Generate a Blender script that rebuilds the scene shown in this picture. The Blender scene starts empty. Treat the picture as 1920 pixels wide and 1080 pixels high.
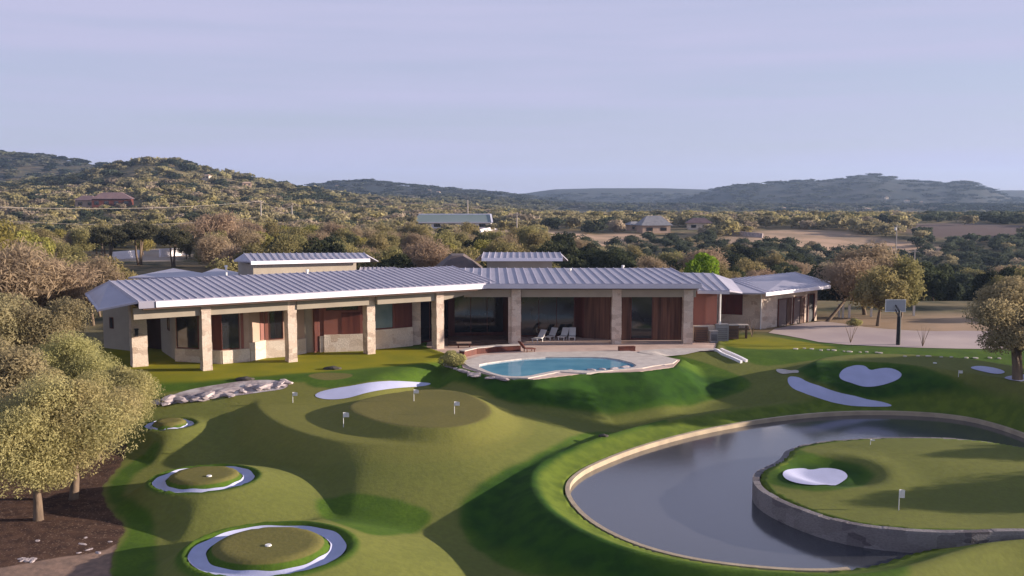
import bpy, math, random
import numpy as np
from mathutils import Vector, noise
from mathutils.geometry import delaunay_2d_cdt

scene = bpy.context.scene
COL = scene.collection
# ------------------------------------------------------------------ camera
F = 1800.0; CZ = 13.5; TH = math.atan(175.0 / F)
cam_d = bpy.data.cameras.new('camera'); cam = bpy.data.objects.new('camera', cam_d); COL.objects.link(cam)
cam_d.sensor_width = 36.0; cam_d.lens = 36.0 * F / 1920.0; cam_d.clip_start = 0.5; cam_d.clip_end = 20000
cam.location = (0, 0, CZ); cam.rotation_euler = (math.pi / 2 - TH, 0, 0); scene.camera = cam
# ------------------------------------------------------------------ sky and sun
SUN_EL = math.radians(11.5); SUN_AZ = math.radians(3.0)      # azimuth measured from +X towards +Y
w = bpy.data.worlds.new('World'); scene.world = w; w.use_nodes = True
nt = w.node_tree; nt.nodes.clear()
def N(t, kind, **kw):
    n = t.nodes.new(kind)
    for k, v in kw.items():
        if hasattr(n, k) and not k[0].isupper(): setattr(n, k, v)
        else: n.inputs[k.replace('_', ' ')].default_value = v
    return n
wo = N(nt, 'ShaderNodeOutputWorld'); bg = N(nt, 'ShaderNodeBackground'); bg.inputs['Strength'].default_value = 0.05
sky = N(nt, 'ShaderNodeTexSky'); sky.sky_type = 'NISHITA'; sky.sun_disc = False
sky.sun_elevation = SUN_EL; sky.sun_rotation = math.radians(90) - SUN_AZ
sky.air_density = 1.0; sky.dust_density = 0.6; sky.ozone_density = 3.0
tc = N(nt, 'ShaderNodeTexCoord'); mp = N(nt, 'ShaderNodeMapping'); mp.inputs['Scale'].default_value = (1.1, 1.1, 18.0)
ns = N(nt, 'ShaderNodeTexNoise'); ns.inputs['Scale'].default_value = 1.6; ns.inputs['Detail'].default_value = 4; ns.inputs['Roughness'].default_value = 0.5
rp = N(nt, 'ShaderNodeMapRange'); rp.inputs['From Min'].default_value = 0.38; rp.inputs['From Max'].default_value = 0.68
rp.inputs['To Min'].default_value = 0.72; rp.inputs['To Max'].default_value = 1.0
mx = N(nt, 'ShaderNodeMix', data_type='RGBA'); mx.inputs['B'].default_value = (3.62, 3.66, 5.1, 1)
nt.links.new(tc.outputs['Generated'], mp.inputs['Vector']); nt.links.new(mp.outputs[0], ns.inputs['Vector'])
nt.links.new(ns.outputs['Fac'], rp.inputs['Value'])
sxyz = N(nt, 'ShaderNodeSeparateXYZ'); nt.links.new(tc.outputs['Generated'], sxyz.inputs[0])      # cloud tint thins overhead, out of view, shaped to set the fill light
el = N(nt, 'ShaderNodeMapRange'); el.interpolation_type = 'SMOOTHSTEP'; el.inputs['From Min'].default_value = 0.4; el.inputs['From Max'].default_value = 0.95; el.inputs['To Min'].default_value = 1.0; el.inputs['To Max'].default_value = 0.35
nt.links.new(sxyz.outputs['Z'], el.inputs['Value']); ml = N(nt, 'ShaderNodeMath', operation='MULTIPLY'); nt.links.new(rp.outputs[0], ml.inputs[0]); nt.links.new(el.outputs[0], ml.inputs[1])
nt.links.new(ml.outputs[0], mx.inputs['Factor'])
nt.links.new(sky.outputs[0], mx.inputs['A']); nt.links.new(mx.outputs['Result'], bg.inputs['Color']); nt.links.new(bg.outputs[0], wo.inputs[0])
sd = bpy.data.lights.new('sun', 'SUN'); sd.energy = 3.5; sd.angle = math.radians(0.6); sd.color = (1.0, 0.84, 0.70)
so = bpy.data.objects.new('sun', sd); COL.objects.link(so)
sdir = Vector((math.cos(SUN_EL) * math.cos(SUN_AZ), math.cos(SUN_EL) * math.sin(SUN_AZ), math.sin(SUN_EL)))
so.rotation_euler = sdir.to_track_quat('Z', 'Y').to_euler(); so.location = (60, 0, 60)
vs = scene.view_settings; vs.view_transform = 'Standard'; vs.look = 'None'; vs.exposure = 1.6; vs.gamma = 1.0
scene.cycles.max_bounces = 5; scene.cycles.volume_bounces = 0; scene.cycles.transparent_max_bounces = 6

# ------------------------------------------------------------------ geometry of the view -> plan positions
FW = Vector((0, math.cos(TH), -math.sin(TH))); UP = Vector((0, math.sin(TH), math.cos(TH)))
def ray(px, py): return FW + Vector(((px - 960) / F, 0, 0)) + UP * ((540 - py) / F)
def P(px, py, z=0.0):
    d = ray(px, py); t = (z - CZ) / d.z
    return Vector((d.x * t, d.y * t, z))
def at(px, py, Y):
    d = ray(px, py); t = Y / d.y
    return Vector((d.x * t, Y, CZ + d.z * t))
def PP(pts, z): return [P(a, b, z)[:2] for a, b in pts]

# ------------------------------------------------------------------ tagging
def tag(o, label=None, cat=None, group=None, kind=None):
    if label: o['label'] = label
    if cat: o['category'] = cat
    if group: o['group'] = group
    if kind: o['kind'] = kind
    return o
def empty(name, loc, label, cat, group=None, rz=0):
    o = bpy.data.objects.new(name, None); COL.objects.link(o); o.location = loc; o.rotation_euler = (0, 0, rz); o.empty_display_size = 0.3
    return tag(o, label, cat, group)
def copy_tree(o, parent=None):
    c = o.copy(); COL.objects.link(c); c.parent = parent
    for ch in list(o.children): copy_tree(ch, c)
    return c

# ------------------------------------------------------------------ materials
MATS = {}
KA = 0.95      # overall reflectance level of painted and stone surfaces
def kc(c, k=None): return tuple(v * (KA if k is None else k) for v in c)
def mat_base(name):
    m = bpy.data.materials.new(name); m.use_nodes = True; t = m.node_tree; t.nodes.clear()
    o = N(t, 'ShaderNodeOutputMaterial'); b = N(t, 'ShaderNodeBsdfPrincipled'); t.links.new(b.outputs[0], o.inputs[0])
    MATS[name] = m
    return m, t, b, o
def noise_mat(name, c1, c2, scale=2.0, rough=0.8, metallic=0.0, bump=0.0, bscale=20, detail=5, coord='Object', spec=0.3, c3=None, s3=0.3, stretch=None):
    m, t, b, o = mat_base(name)
    tcn = N(t, 'ShaderNodeTexCoord'); src = tcn.outputs[coord]
    if stretch:
        mpp = N(t, 'ShaderNodeMapping'); mpp.inputs['Scale'].default_value = stretch; t.links.new(src, mpp.inputs[0]); src = mpp.outputs[0]
    n = N(t, 'ShaderNodeTexNoise'); n.inputs['Scale'].default_value = scale; n.inputs['Detail'].default_value = detail; t.links.new(src, n.inputs['Vector'])
    r = N(t, 'ShaderNodeMapRange'); r.inputs['From Min'].default_value = 0.32; r.inputs['From Max'].default_value = 0.68; t.links.new(n.outputs['Fac'], r.inputs['Value'])
    x = N(t, 'ShaderNodeMix', data_type='RGBA'); x.inputs['A'].default_value = (*kc(c1), 1); x.inputs['B'].default_value = (*kc(c2), 1)
    t.links.new(r.outputs[0], x.inputs['Factor']); out = x.outputs['Result']
    if c3:
        n3 = N(t, 'ShaderNodeTexNoise'); n3.inputs['Scale'].default_value = s3; n3.inputs['Detail'].default_value = 3; t.links.new(src, n3.inputs['Vector'])
        r3 = N(t, 'ShaderNodeMapRange'); r3.inputs['From Min'].default_value = 0.45; r3.inputs['From Max'].default_value = 0.65; t.links.new(n3.outputs['Fac'], r3.inputs['Value'])
        x3 = N(t, 'ShaderNodeMix', data_type='RGBA'); x3.inputs['B'].default_value = (*kc(c3), 1); t.links.new(out, x3.inputs['A']); t.links.new(r3.outputs[0], x3.inputs['Factor']); out = x3.outputs['Result']
    t.links.new(out, b.inputs['Base Color'])
    b.inputs['Roughness'].default_value = rough; b.inputs['Metallic'].default_value = metallic; b.inputs['Specular IOR Level'].default_value = spec
    if bump:
        n2 = N(t, 'ShaderNodeTexNoise'); n2.inputs['Scale'].default_value = bscale; n2.inputs['Detail'].default_value = 4; t.links.new(src, n2.inputs['Vector'])
        bp = N(t, 'ShaderNodeBump'); bp.inputs['Strength'].default_value = bump; bp.inputs['Distance'].default_value = 0.05
        t.links.new(n2.outputs['Fac'], bp.inputs['Height']); t.links.new(bp.outputs[0], b.inputs['Normal'])
    return m
def stone_mat(name, c1, c2, c3, scale=1.6):
    m, t, b, o = mat_base(name)
    tcn = N(t, 'ShaderNodeTexCoord'); mpp = N(t, 'ShaderNodeMapping'); mpp.inputs['Scale'].default_value = (1, 1, 1.7); t.links.new(tcn.outputs['Object'], mpp.inputs[0])
    v = N(t, 'ShaderNodeTexVoronoi'); v.inputs['Scale'].default_value = scale; v.distance = 'CHEBYCHEV'; t.links.new(mpp.outputs[0], v.inputs['Vector'])
    cr = N(t, 'ShaderNodeValToRGB'); e = cr.color_ramp.elements
    e[0].position = 0.0; e[0].color = (*kc(c1), 1); e[1].position = 1.0; e[1].color = (*kc(c2), 1)
    e2 = cr.color_ramp.elements.new(0.5); e2.color = (*kc(c3), 1)
    sp = N(t, 'ShaderNodeSeparateColor'); t.links.new(v.outputs['Color'], sp.inputs[0]); t.links.new(sp.outputs[0], cr.inputs[0])
    v2 = N(t, 'ShaderNodeTexVoronoi'); v2.feature = 'DISTANCE_TO_EDGE'; v2.inputs['Scale'].default_value = scale; t.links.new(mpp.outputs[0], v2.inputs['Vector'])
    n = N(t, 'ShaderNodeTexNoise'); n.inputs['Scale'].default_value = 9; n.inputs['Detail'].default_value = 4; t.links.new(mpp.outputs[0], n.inputs['Vector'])
    x = N(t, 'ShaderNodeMix', data_type='RGBA', blend_type='MULTIPLY'); x.inputs['Factor'].default_value = 0.5; t.links.new(cr.outputs[0], x.inputs['A']); t.links.new(n.outputs['Fac'], x.inputs['B'])
    t.links.new(x.outputs['Result'], b.inputs['Base Color']); b.inputs['Roughness'].default_value = 0.9; b.inputs['Specular IOR Level'].default_value = 0.2
    bp = N(t, 'ShaderNodeBump'); bp.inputs['Strength'].default_value = 0.6; bp.inputs['Distance'].default_value = 0.06
    t.links.new(n.outputs['Fac'], bp.inputs['Height']); t.links.new(bp.outputs[0], b.inputs['Normal'])
    return m
def foliage_mat(name, c1, c2, var=0.35, tint=False, trans=0.45):
    m, t, b, o = mat_base(name); t.nodes.remove(b)
    oi = N(t, 'ShaderNodeObjectInfo'); tcn = N(t, 'ShaderNodeTexCoord')
    n = N(t, 'ShaderNodeTexNoise'); n.inputs['Scale'].default_value = 0.9 if not tint else 0.25; n.inputs['Detail'].default_value = 4; t.links.new(tcn.outputs['Object'], n.inputs['Vector'])
    r = N(t, 'ShaderNodeMapRange'); r.inputs['From Min'].default_value = 0.35; r.inputs['From Max'].default_value = 0.65; t.links.new(n.outputs['Fac'], r.inputs['Value'])
    x = N(t, 'ShaderNodeMix', data_type='RGBA'); x.inputs['A'].default_value = (*c1, 1); x.inputs['B'].default_value = (*c2, 1); t.links.new(r.outputs[0], x.inputs['Factor'])
    out = x.outputs['Result']
    if tint:
        a = N(t, 'ShaderNodeAttribute'); a.attribute_name = 'tint'
        y = N(t, 'ShaderNodeMix', data_type='RGBA', blend_type='MULTIPLY'); y.inputs['Factor'].default_value = 1; t.links.new(out, y.inputs['A']); t.links.new(a.outputs['Color'], y.inputs['B']); out = y.outputs['Result']
    else:
        h = N(t, 'ShaderNodeHueSaturation'); r2 = N(t, 'ShaderNodeMapRange'); r2.inputs['To Min'].default_value = 1 - var; r2.inputs['To Max'].default_value = 1 + var
        t.links.new(oi.outputs['Random'], r2.inputs['Value']); t.links.new(r2.outputs[0], h.inputs['Value']); t.links.new(out, h.inputs['Color'])
        r3 = N(t, 'ShaderNodeMapRange'); r3.inputs['To Min'].default_value = 0.485; r3.inputs['To Max'].default_value = 0.515
        m7 = N(t, 'ShaderNodeMath', operation='MULTIPLY'); m7.inputs[1].default_value = 7.31; fr = N(t, 'ShaderNodeMath', operation='FRACT')
        t.links.new(oi.outputs['Random'], m7.inputs[0]); t.links.new(m7.outputs[0], fr.inputs[0]); t.links.new(fr.outputs[0], r3.inputs['Value']); t.links.new(r3.outputs[0], h.inputs['Hue']); out = h.outputs[0]
    d = N(t, 'ShaderNodeBsdfDiffuse'); tr = N(t, 'ShaderNodeBsdfTranslucent'); mxs = N(t, 'ShaderNodeMixShader'); mxs.inputs[0].default_value = trans
    t.links.new(out, d.inputs[0]); t.links.new(out, tr.inputs[0]); t.links.new(d.outputs[0], mxs.inputs[1]); t.links.new(tr.outputs[0], mxs.inputs[2]); t.links.new(mxs.outputs[0], o.inputs[0])
    return m

M_stone = stone_mat('limestone', (0.80, 0.63, 0.50), (0.62, 0.48, 0.38), (0.90, 0.77, 0.64), 1.5)
M_stone2 = stone_mat('limestone_pale', (0.82, 0.68, 0.54), (0.70, 0.56, 0.44), (0.92, 0.82, 0.70), 1.2)
M_wallstone = stone_mat('pond_wall_stone', (0.26, 0.23, 0.23), (0.15, 0.13, 0.14), (0.34, 0.31, 0.31), 1.0)
M_roof = noise_mat('metal_roof', (0.33, 0.32, 0.39), (0.41, 0.39, 0.46), 0.5, rough=0.45, metallic=0.15, spec=0.5)
M_seam = noise_mat('metal_seam', (0.55, 0.52, 0.59), (0.61, 0.57, 0.64), 0.6, rough=0.4, metallic=0.2, spec=0.5)  # same metal as the pans, sunlight on the ribs painted in as paler
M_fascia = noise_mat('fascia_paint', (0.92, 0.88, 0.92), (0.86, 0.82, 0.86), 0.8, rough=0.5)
M_beam = noise_mat('beige_stucco', (0.34, 0.295, 0.235), (0.39, 0.34, 0.27), 0.9, rough=0.85, bump=0.1)
M_tan = noise_mat('tan_panel', (0.42, 0.30, 0.22), (0.48, 0.34, 0.26), 0.8, rough=0.8)
M_red = noise_mat('red_brown_panel', (0.20, 0.08, 0.065), (0.27, 0.105, 0.08), 0.7, rough=0.65, stretch=(1, 1, 0.3))
M_dred = noise_mat('dark_red_wood', (0.09, 0.025, 0.02), (0.15, 0.045, 0.03), 1.4, rough=0.55, stretch=(2, 2, 0.2))
M_wood = noise_mat('brown_curtain_wood', (0.06, 0.025, 0.018), (0.22, 0.10, 0.06), 1.6, rough=0.6, stretch=(2.5, 2.5, 0.12))
M_soffit = noise_mat('soffit_wood', (0.10, 0.06, 0.045), (0.14, 0.08, 0.06), 0.8, rough=0.8)
M_glass = noise_mat('dark_window_glass', (0.012, 0.014, 0.018), (0.03, 0.03, 0.035), 0.35, rough=0.08, spec=0.8)
M_teal = noise_mat('teal_window_glass', (0.08, 0.13, 0.12), (0.14, 0.19, 0.17), 0.8, rough=0.15, spec=0.7)
M_black = noise_mat('black_metal', (0.012, 0.012, 0.016), (0.03, 0.03, 0.035), 3, rough=0.5)
M_white = noise_mat('white_paint', (0.78, 0.77, 0.75), (0.70, 0.69, 0.68), 3, rough=0.6)
M_deck = noise_mat('pink_tan_paving', (0.66, 0.50, 0.42), (0.56, 0.42, 0.36), 0.7, rough=0.9, bump=0.1, c3=(0.50, 0.37, 0.31), s3=0.35)
M_drive = noise_mat('driveway_concrete', (0.52, 0.42, 0.38), (0.45, 0.36, 0.33), 0.25, rough=0.9, c3=(0.38, 0.30, 0.29), s3=0.08)
M_coping = noise_mat('pale_coping', (0.62, 0.56, 0.50), (0.50, 0.44, 0.40), 1.5, rough=0.85, bump=0.3, bscale=6)
M_curb = noise_mat('pond_coping_stone', (0.48, 0.39, 0.27), (0.36, 0.29, 0.21), 1.2, rough=0.85, bump=0.3, bscale=6)
M_sand = noise_mat('white_bunker_sand', (0.47, 0.49, 0.68), (0.42, 0.44, 0.61), 1.1, rough=0.95, bump=0.15, bscale=9)
M_rock = noise_mat('pale_rock', (0.56, 0.47, 0.45), (0.26, 0.22, 0.23), 1.2, rough=0.9, bump=0.7, bscale=5)
M_gravel = noise_mat('stream_gravel', (0.42, 0.35, 0.34), (0.26, 0.21, 0.21), 3.5, rough=0.95, bump=0.6, bscale=9, c3=(0.55, 0.5, 0.48), s3=1.0)
M_bark = noise_mat('bark', (0.20, 0.145, 0.10), (0.11, 0.08, 0.06), 3, rough=0.95, bump=0.6, bscale=12, stretch=(1, 1, 0.3))
M_darkroof = noise_mat('dark_shingle', (0.10, 0.08, 0.08), (0.15, 0.11, 0.10), 1.2, rough=0.8)
M_shroof = noise_mat('purple_brown_shingle', (0.20, 0.13, 0.13), (0.15, 0.10, 0.11), 0.5, rough=0.8)
M_pole = noise_mat('weathered_pole', (0.42, 0.37, 0.33), (0.34, 0.30, 0.27), 1.0, rough=0.9)
M_galv = noise_mat('grey_unit_metal', (0.25, 0.25, 0.27), (0.18, 0.18, 0.20), 1.0, rough=0.6)
M_court = noise_mat('court_surface', (0.16, 0.21, 0.20), (0.20, 0.25, 0.25), 0.05, rough=0.8)
M_crimson = noise_mat('window_shade_red', (0.10, 0.02, 0.02), (0.14, 0.03, 0.025), 1, rough=0.5)
def water_mat(name, c1, c2, scale, rough, bs, bscale, spec=0.5):
    m = noise_mat(name, c1, c2, scale, rough=rough, spec=spec, detail=2)
    t = m.node_tree; b = [n for n in t.nodes if n.type == 'BSDF_PRINCIPLED'][0]
    b.inputs['IOR'].default_value = 2.1
    tcn = N(t, 'ShaderNodeTexCoord'); n = N(t, 'ShaderNodeTexNoise'); n.inputs['Scale'].default_value = bscale; n.inputs['Detail'].default_value = 3
    t.links.new(tcn.outputs['Object'], n.inputs['Vector']); bp = N(t, 'ShaderNodeBump'); bp.inputs['Strength'].default_value = bs; bp.inputs['Distance'].default_value = 0.02
    t.links.new(n.outputs['Fac'], bp.inputs['Height']); t.links.new(bp.outputs[0], b.inputs['Normal'])
    return m
M_pond = water_mat('pond_water_surface', (0.048, 0.052, 0.064), (0.056, 0.058, 0.068), 0.12, 0.13, 0.12, 2.0)
M_pool = water_mat('pool_water_surface', (0.10, 0.34, 0.50), (0.20, 0.48, 0.62), 0.3, 0.06, 0.25, 2.0)
F_oak = foliage_mat('oak_leaves', (0.29, 0.25, 0.115), (0.205, 0.185, 0.085), var=.2)
F_big = foliage_mat('front_oak_leaves', (0.45, 0.40, 0.19), (0.35, 0.32, 0.145), var=0.05)
F_grey = foliage_mat('grey_green_oak_leaves', (0.36, 0.30, 0.17), (0.26, 0.225, 0.13), var=0.1)
F_bare = foliage_mat('brown_twigs', (0.38, 0.29, 0.19), (0.29, 0.225, 0.155), var=0.15)
F_juni = foliage_mat('juniper_needles', (0.040, 0.052, 0.032), (0.070, 0.078, 0.042))
F_yel = foliage_mat('yellow_green_leaves', (0.33, 0.29, 0.09), (0.235, 0.215, 0.07), var=.2)
F_lime = foliage_mat('lime_leaves', (0.26, 0.36, 0.04), (0.20, 0.28, 0.03), var=0.05)
F_dark = foliage_mat('dark_oak_leaves', (0.11, 0.105, 0.065), (0.075, 0.078, 0.05), var=.1)
F_wood = foliage_mat('woodland_leaves', (1.1, 1.1, 1.1), (0.72, 0.74, 0.70), tint=True)

# ------------------------------------------------------------------ mesh helpers
class MB:
    def __init__(s): s.v = []; s.f = []; s.m = []; s.mi = 0
    def add(s, vs, fs):
        k = len(s.v); s.v += [tuple(p) for p in vs]; s.f += [tuple(i + k for i in f) for f in fs]; s.m += [s.mi] * len(fs); return s
    def hexa(s, b, t):       # 4 bottom points, 4 top points, counter-clockwise
        return s.add(list(b) + list(t), [(3, 2, 1, 0), (4, 5, 6, 7), (0, 1, 5, 4), (1, 2, 6, 5), (2, 3, 7, 6), (3, 0, 4, 7)])
    def box(s, c, sz, rz=0.0):
        cx, cy, cz = c; hx, hy, hz = sz[0] / 2, sz[1] / 2, sz[2] / 2; ca, sa = math.cos(rz), math.sin(rz)
        q = [(-hx, -hy), (hx, -hy), (hx, hy), (-hx, hy)]; q = [(cx + a * ca - b * sa, cy + a * sa + b * ca) for a, b in q]
        return s.hexa([(a, b, cz - hz) for a, b in q], [(a, b, cz + hz) for a, b in q])
    def slab(s, pts, t):     # polygon extruded downwards
        n = len(pts); pts = [Vector(p) for p in pts]
        area = sum(pts[i].x * pts[(i + 1) % n].y - pts[(i + 1) % n].x * pts[i].y for i in range(n))
        if area < 0: pts = pts[::-1]
        lo = [p - Vector((0, 0, t)) for p in pts]
        fs = [tuple(range(n)), tuple(range(2 * n - 1, n - 1, -1))] + [(i, i + n, (i + 1) % n + n, (i + 1) % n) for i in range(n)]
        return s.add(pts + lo, fs)
    def bar(s, a, b, wd, ht):  # bar with rectangular section between two points
        a = Vector(a); b = Vector(b); d = (b - a); d.normalize(); up = Vector((0, 0, 1))
        if abs(d.z) > 0.98: up = Vector((1, 0, 0))
        x = d.cross(up).normalized() * wd / 2; y = x.cross(d).normalized() * ht / 2
        return s.hexa([a - x - y, a + x - y, b + x - y, b - x - y], [a - x + y, a + x + y, b + x + y, b - x + y])
    def tube(s, pts, rad, n=8, cap=True):
        pts = [Vector(p) for p in pts]; k0 = len(s.v); vs = []; fs = []
        for i, p in enumerate(pts):
            d = (pts[min(i + 1, len(pts) - 1)] - pts[max(i - 1, 0)]).normalized(); u = Vector((0, 1, 0)) if abs(d.y) < 0.9 else Vector((1, 0, 0))
            x = d.cross(u).normalized(); y = d.cross(x).normalized()
            for j in range(n):
                a = 2 * math.pi * j / n; vs.append(p + (x * math.cos(a) + y * math.sin(a)) * rad[i])
        for i in range(len(pts) - 1):
            for j in range(n): fs.append((i * n + j, i * n + (j + 1) % n, (i + 1) * n + (j + 1) % n, (i + 1) * n + j))
        if cap: fs.append(tuple(range(n - 1, -1, -1))); fs.append(tuple((len(pts) - 1) * n + j for j in range(n)))
        return s.add(vs, fs)
    def build(s, name, mats, parent=None, smooth=False, origin=None):
        me = bpy.data.meshes.new(name)
        o = Vector(origin) if origin is not None else (parent.location if parent else Vector((0, 0, 0)))
        if parent is not None and parent.parent is not None and origin is None: o = parent.location + parent.parent.location
        me.from_pydata([(p[0] - o[0], p[1] - o[1], p[2] - o[2]) for p in s.v], [], s.f)
        for m in (mats if isinstance(mats, (list, tuple)) else [mats]): me.materials.append(m)
        me.polygons.foreach_set('material_index', s.m)
        if smooth: me.polygons.foreach_set('use_smooth', [True] * len(me.polygons))
        me.update()
        ob = bpy.data.objects.new(name, me); COL.objects.link(ob)
        if parent is not None: ob.parent = parent
        else: ob.location = o
        return ob
def np_mesh(name, V, nper, mat, tint=None, smooth=False):
    nv = len(V); nf = nv // nper; me = bpy.data.meshes.new(name)
    me.vertices.add(nv); me.vertices.foreach_set('co', V.astype(np.float32).ravel())
    me.loops.add(nv); me.loops.foreach_set('vertex_index', np.arange(nv, dtype=np.int32))
    me.polygons.add(nf); me.polygons.foreach_set('loop_start', np.arange(0, nv, nper, dtype=np.int32))
    me.materials.append(mat)
    if tint is not None:
        a = me.attributes.new('tint', 'FLOAT_COLOR', 'POINT'); c = np.ones((nv, 4), np.float32); c[:, :3] = tint; a.data.foreach_set('color', c.ravel())
    me.update(calc_edges=True)
    return me

# ------------------------------------------------------------------ terrain
def sdf(poly, X, Y):         # signed distance, positive inside
    shp = X.shape; x = X.ravel(); y = Y.ravel(); best = np.full(x.shape, 1e18); ins = np.zeros(x.shape, bool); n = len(poly)
    for i in range(n):
        ax, ay = poly[i]; bx, by = poly[(i + 1) % n]; dx, dy = bx - ax, by - ay; L = dx * dx + dy * dy + 1e-12
        t = np.clip(((x - ax) * dx + (y - ay) * dy) / L, 0, 1); best = np.minimum(best, (x - ax - t * dx) ** 2 + (y - ay - t * dy) ** 2)
        c = ((ay > y) != (by > y)); ins ^= c & (x < (bx - ax) * (y - ay) / ((by - ay) if by != ay else 1e-12) + ax)
    d = np.sqrt(best); return np.where(ins, d, -d).reshape(shp)
def sst(a, b, x): t = np.clip((x - a) / (b - a), 0, 1); return t * t * (3 - 2 * t)
def smax(a, b, k): h = np.clip(.5 + .5 * (a - b) / k, 0, 1); return a * h + b * (1 - h) + k * h * (1 - h)
def smin(a, b, k): return -smax(-a, -b, k)
def smooth_poly(pts, it=2):
    for _ in range(it):
        q = []
        for i in range(len(pts)):
            a = pts[i]; b = pts[(i + 1) % len(pts)]
            q.append((a[0] * .75 + b[0] * .25, a[1] * .75 + b[1] * .25)); q.append((a[0] * .25 + b[0] * .75, a[1] * .25 + b[1] * .75))
        pts = q
    return pts
def ell(cx, cy, rx, ry, n=28): return [(cx + rx * math.cos(2 * math.pi * i / n), cy + ry * math.sin(2 * math.pi * i / n)) for i in range(n)]

WATER = -2.65
POND = smooth_poly(PP([(1066, 925), (1075, 950), (1108, 985), (1170, 1020), (1250, 1047), (1350, 1066), (1480, 1078), (1580, 1078), (1655, 1062), (1720, 1040), (1830, 1015),
                       (2050, 1010), (2260, 960), (2230, 890), (2080, 856), (1960, 838), (1880, 806), (1800, 786), (1690, 778), (1560, 779), (1430, 793), (1310, 815), (1200, 845), (1110, 881), (1075, 905)], WATER))
ISL = smooth_poly(PP([(1420, 893), (1448, 880), (1476, 864), (1484, 846), (1540, 833), (1640, 825), (1760, 824), (1850, 832), (1920, 846), (2000, 858), (2150, 900), (2240, 960), (2150, 1000), (1920, 992),
                      (1750, 998), (1600, 984), (1510, 958), (1432, 922)], -1.7))
DECK = PP([(800, 652), (836, 664), (862, 672), (868, 690), (925, 706), (1000, 712), (1100, 700), (1200, 697), (1262, 689), (1275, 675), (1240, 668), (1210, 660), (1340, 660), (1345, 640), (1340, 600), (800, 600)], 0)
M1A = smooth_poly(PP([(470, 752), (500, 785), (560, 812), (660, 832), (780, 836), (880, 828), (945, 800), (950, 770), (900, 740), (820, 727), (700, 752), (600, 752), (540, 738)], -1.0))
M1B = smooth_poly(PP([(640, 762), (700, 790), (790, 803), (870, 800), (925, 780), (915, 755), (870, 734), (800, 728), (700, 742)], -0.4))
R1c = P(383, 897, -1.6); R2c = P(504, 1030, -1.8); R3c = P(318, 797, -1.7)
HEART_M = smooth_poly(PP([(1520, 690), (1570, 680), (1680, 684), (1800, 700), (1880, 715), (1960, 735), (1960, 700), (1800, 672), (1650, 665), (1540, 672)], 0.2))
hollow = P(850, 965, -3.4)
HOL = smooth_poly(PP([(1190, 800), (1000, 858), (850, 905), (700, 965), (630, 1010), (560, 1120), (560, 1300), (1100, 1300), (1350, 1200), (1300, 1080), (1100, 1000), (1050, 930), (1100, 870), (1200, 830)], -3.0))
VAL = [P(1000, 520, -6)[:2]]
def ridge(D, prof, w, xs, ys, tree=5.0):
    px = np.array([p[0] for p in prof], float); py = np.array([p[1] for p in prof], float)
    a = 960 + F * xs / np.maximum(ys, 1.0); h = CZ + (365 - np.interp(a, px, py)) / F * D - tree
    g = np.exp(-((ys - D) / w) ** 2); g = np.where(ys > D, np.exp(-((ys - D) / (w * 2.2)) ** 2), g)
    return np.maximum(h, -3) * g
def far(X, Y):
    z = np.zeros_like(X); pxl = 960 + F * X / np.maximum(Y, 1.0)
    A1 = ridge(1350, [(-1500, 285), (-200, 278), (0, 283), (60, 288), (120, 294), (200, 306), (300, 330), (420, 365)], 330, X, Y)
    A2 = ridge(850, [(-2500, 345), (-300, 342), (0, 345), (140, 330), (200, 313), (240, 305), (290, 299), (335, 299), (370, 309), (400, 316), (450, 322), (520, 333), (600, 345), (680, 356), (800, 366), (1000, 378), (1500, 390)], 260, X, Y, 9.5)
    B = ridge(1900, [(400, 372), (560, 350), (640, 337), (700, 336), (760, 344), (860, 353), (950, 359), (1060, 366), (1300, 375)], 380, X, Y)
    C = ridge(3000, [(700, 366), (900, 362), (985, 359), (1040, 352), (1120, 350), (1240, 350), (1340, 353), (1600, 353), (2600, 356)], 500, X, Y)
    D = ridge(2200, [(1100, 382), (1250, 376), (1330, 355), (1380, 346), (1440, 340), (1500, 338), (1570, 335), (1605, 330), (1615, 325), (1640, 325), (1648, 331), (1665, 330), (1685, 335), (1740, 340), (1785, 342), (1800, 338), (1820, 342), (1850, 352), (1880, 361), (1960, 368), (3000, 374)], 420, X, Y)
    z = np.maximum.reduce([z, A1, A2, B, C, D])
    z = z + 7.0 * sst(260, 560, Y) * (1 - sst(250, 700, pxl)) * (1 - sst(700, 1000, Y))
    val = sst(980, 1180, pxl) * sst(118, 175, Y) * (1 - sst(262, 400, Y)); z = z - (5.0 + 4.5 * sst(1380, 1620, pxl)) * val
    z = z - 15 * sst(470, 1000, Y) * (1 - sst(1500, 2600, Y) * .3) * sst(820, 1150, pxl) * (1 - sst(3, 25, z))
    val2 = 0 * sst(1600, 1760, pxl) * sst(330, 480, Y) * (1 - sst(800, 1500, Y)); z = z - 9 * val2
    return z
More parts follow.
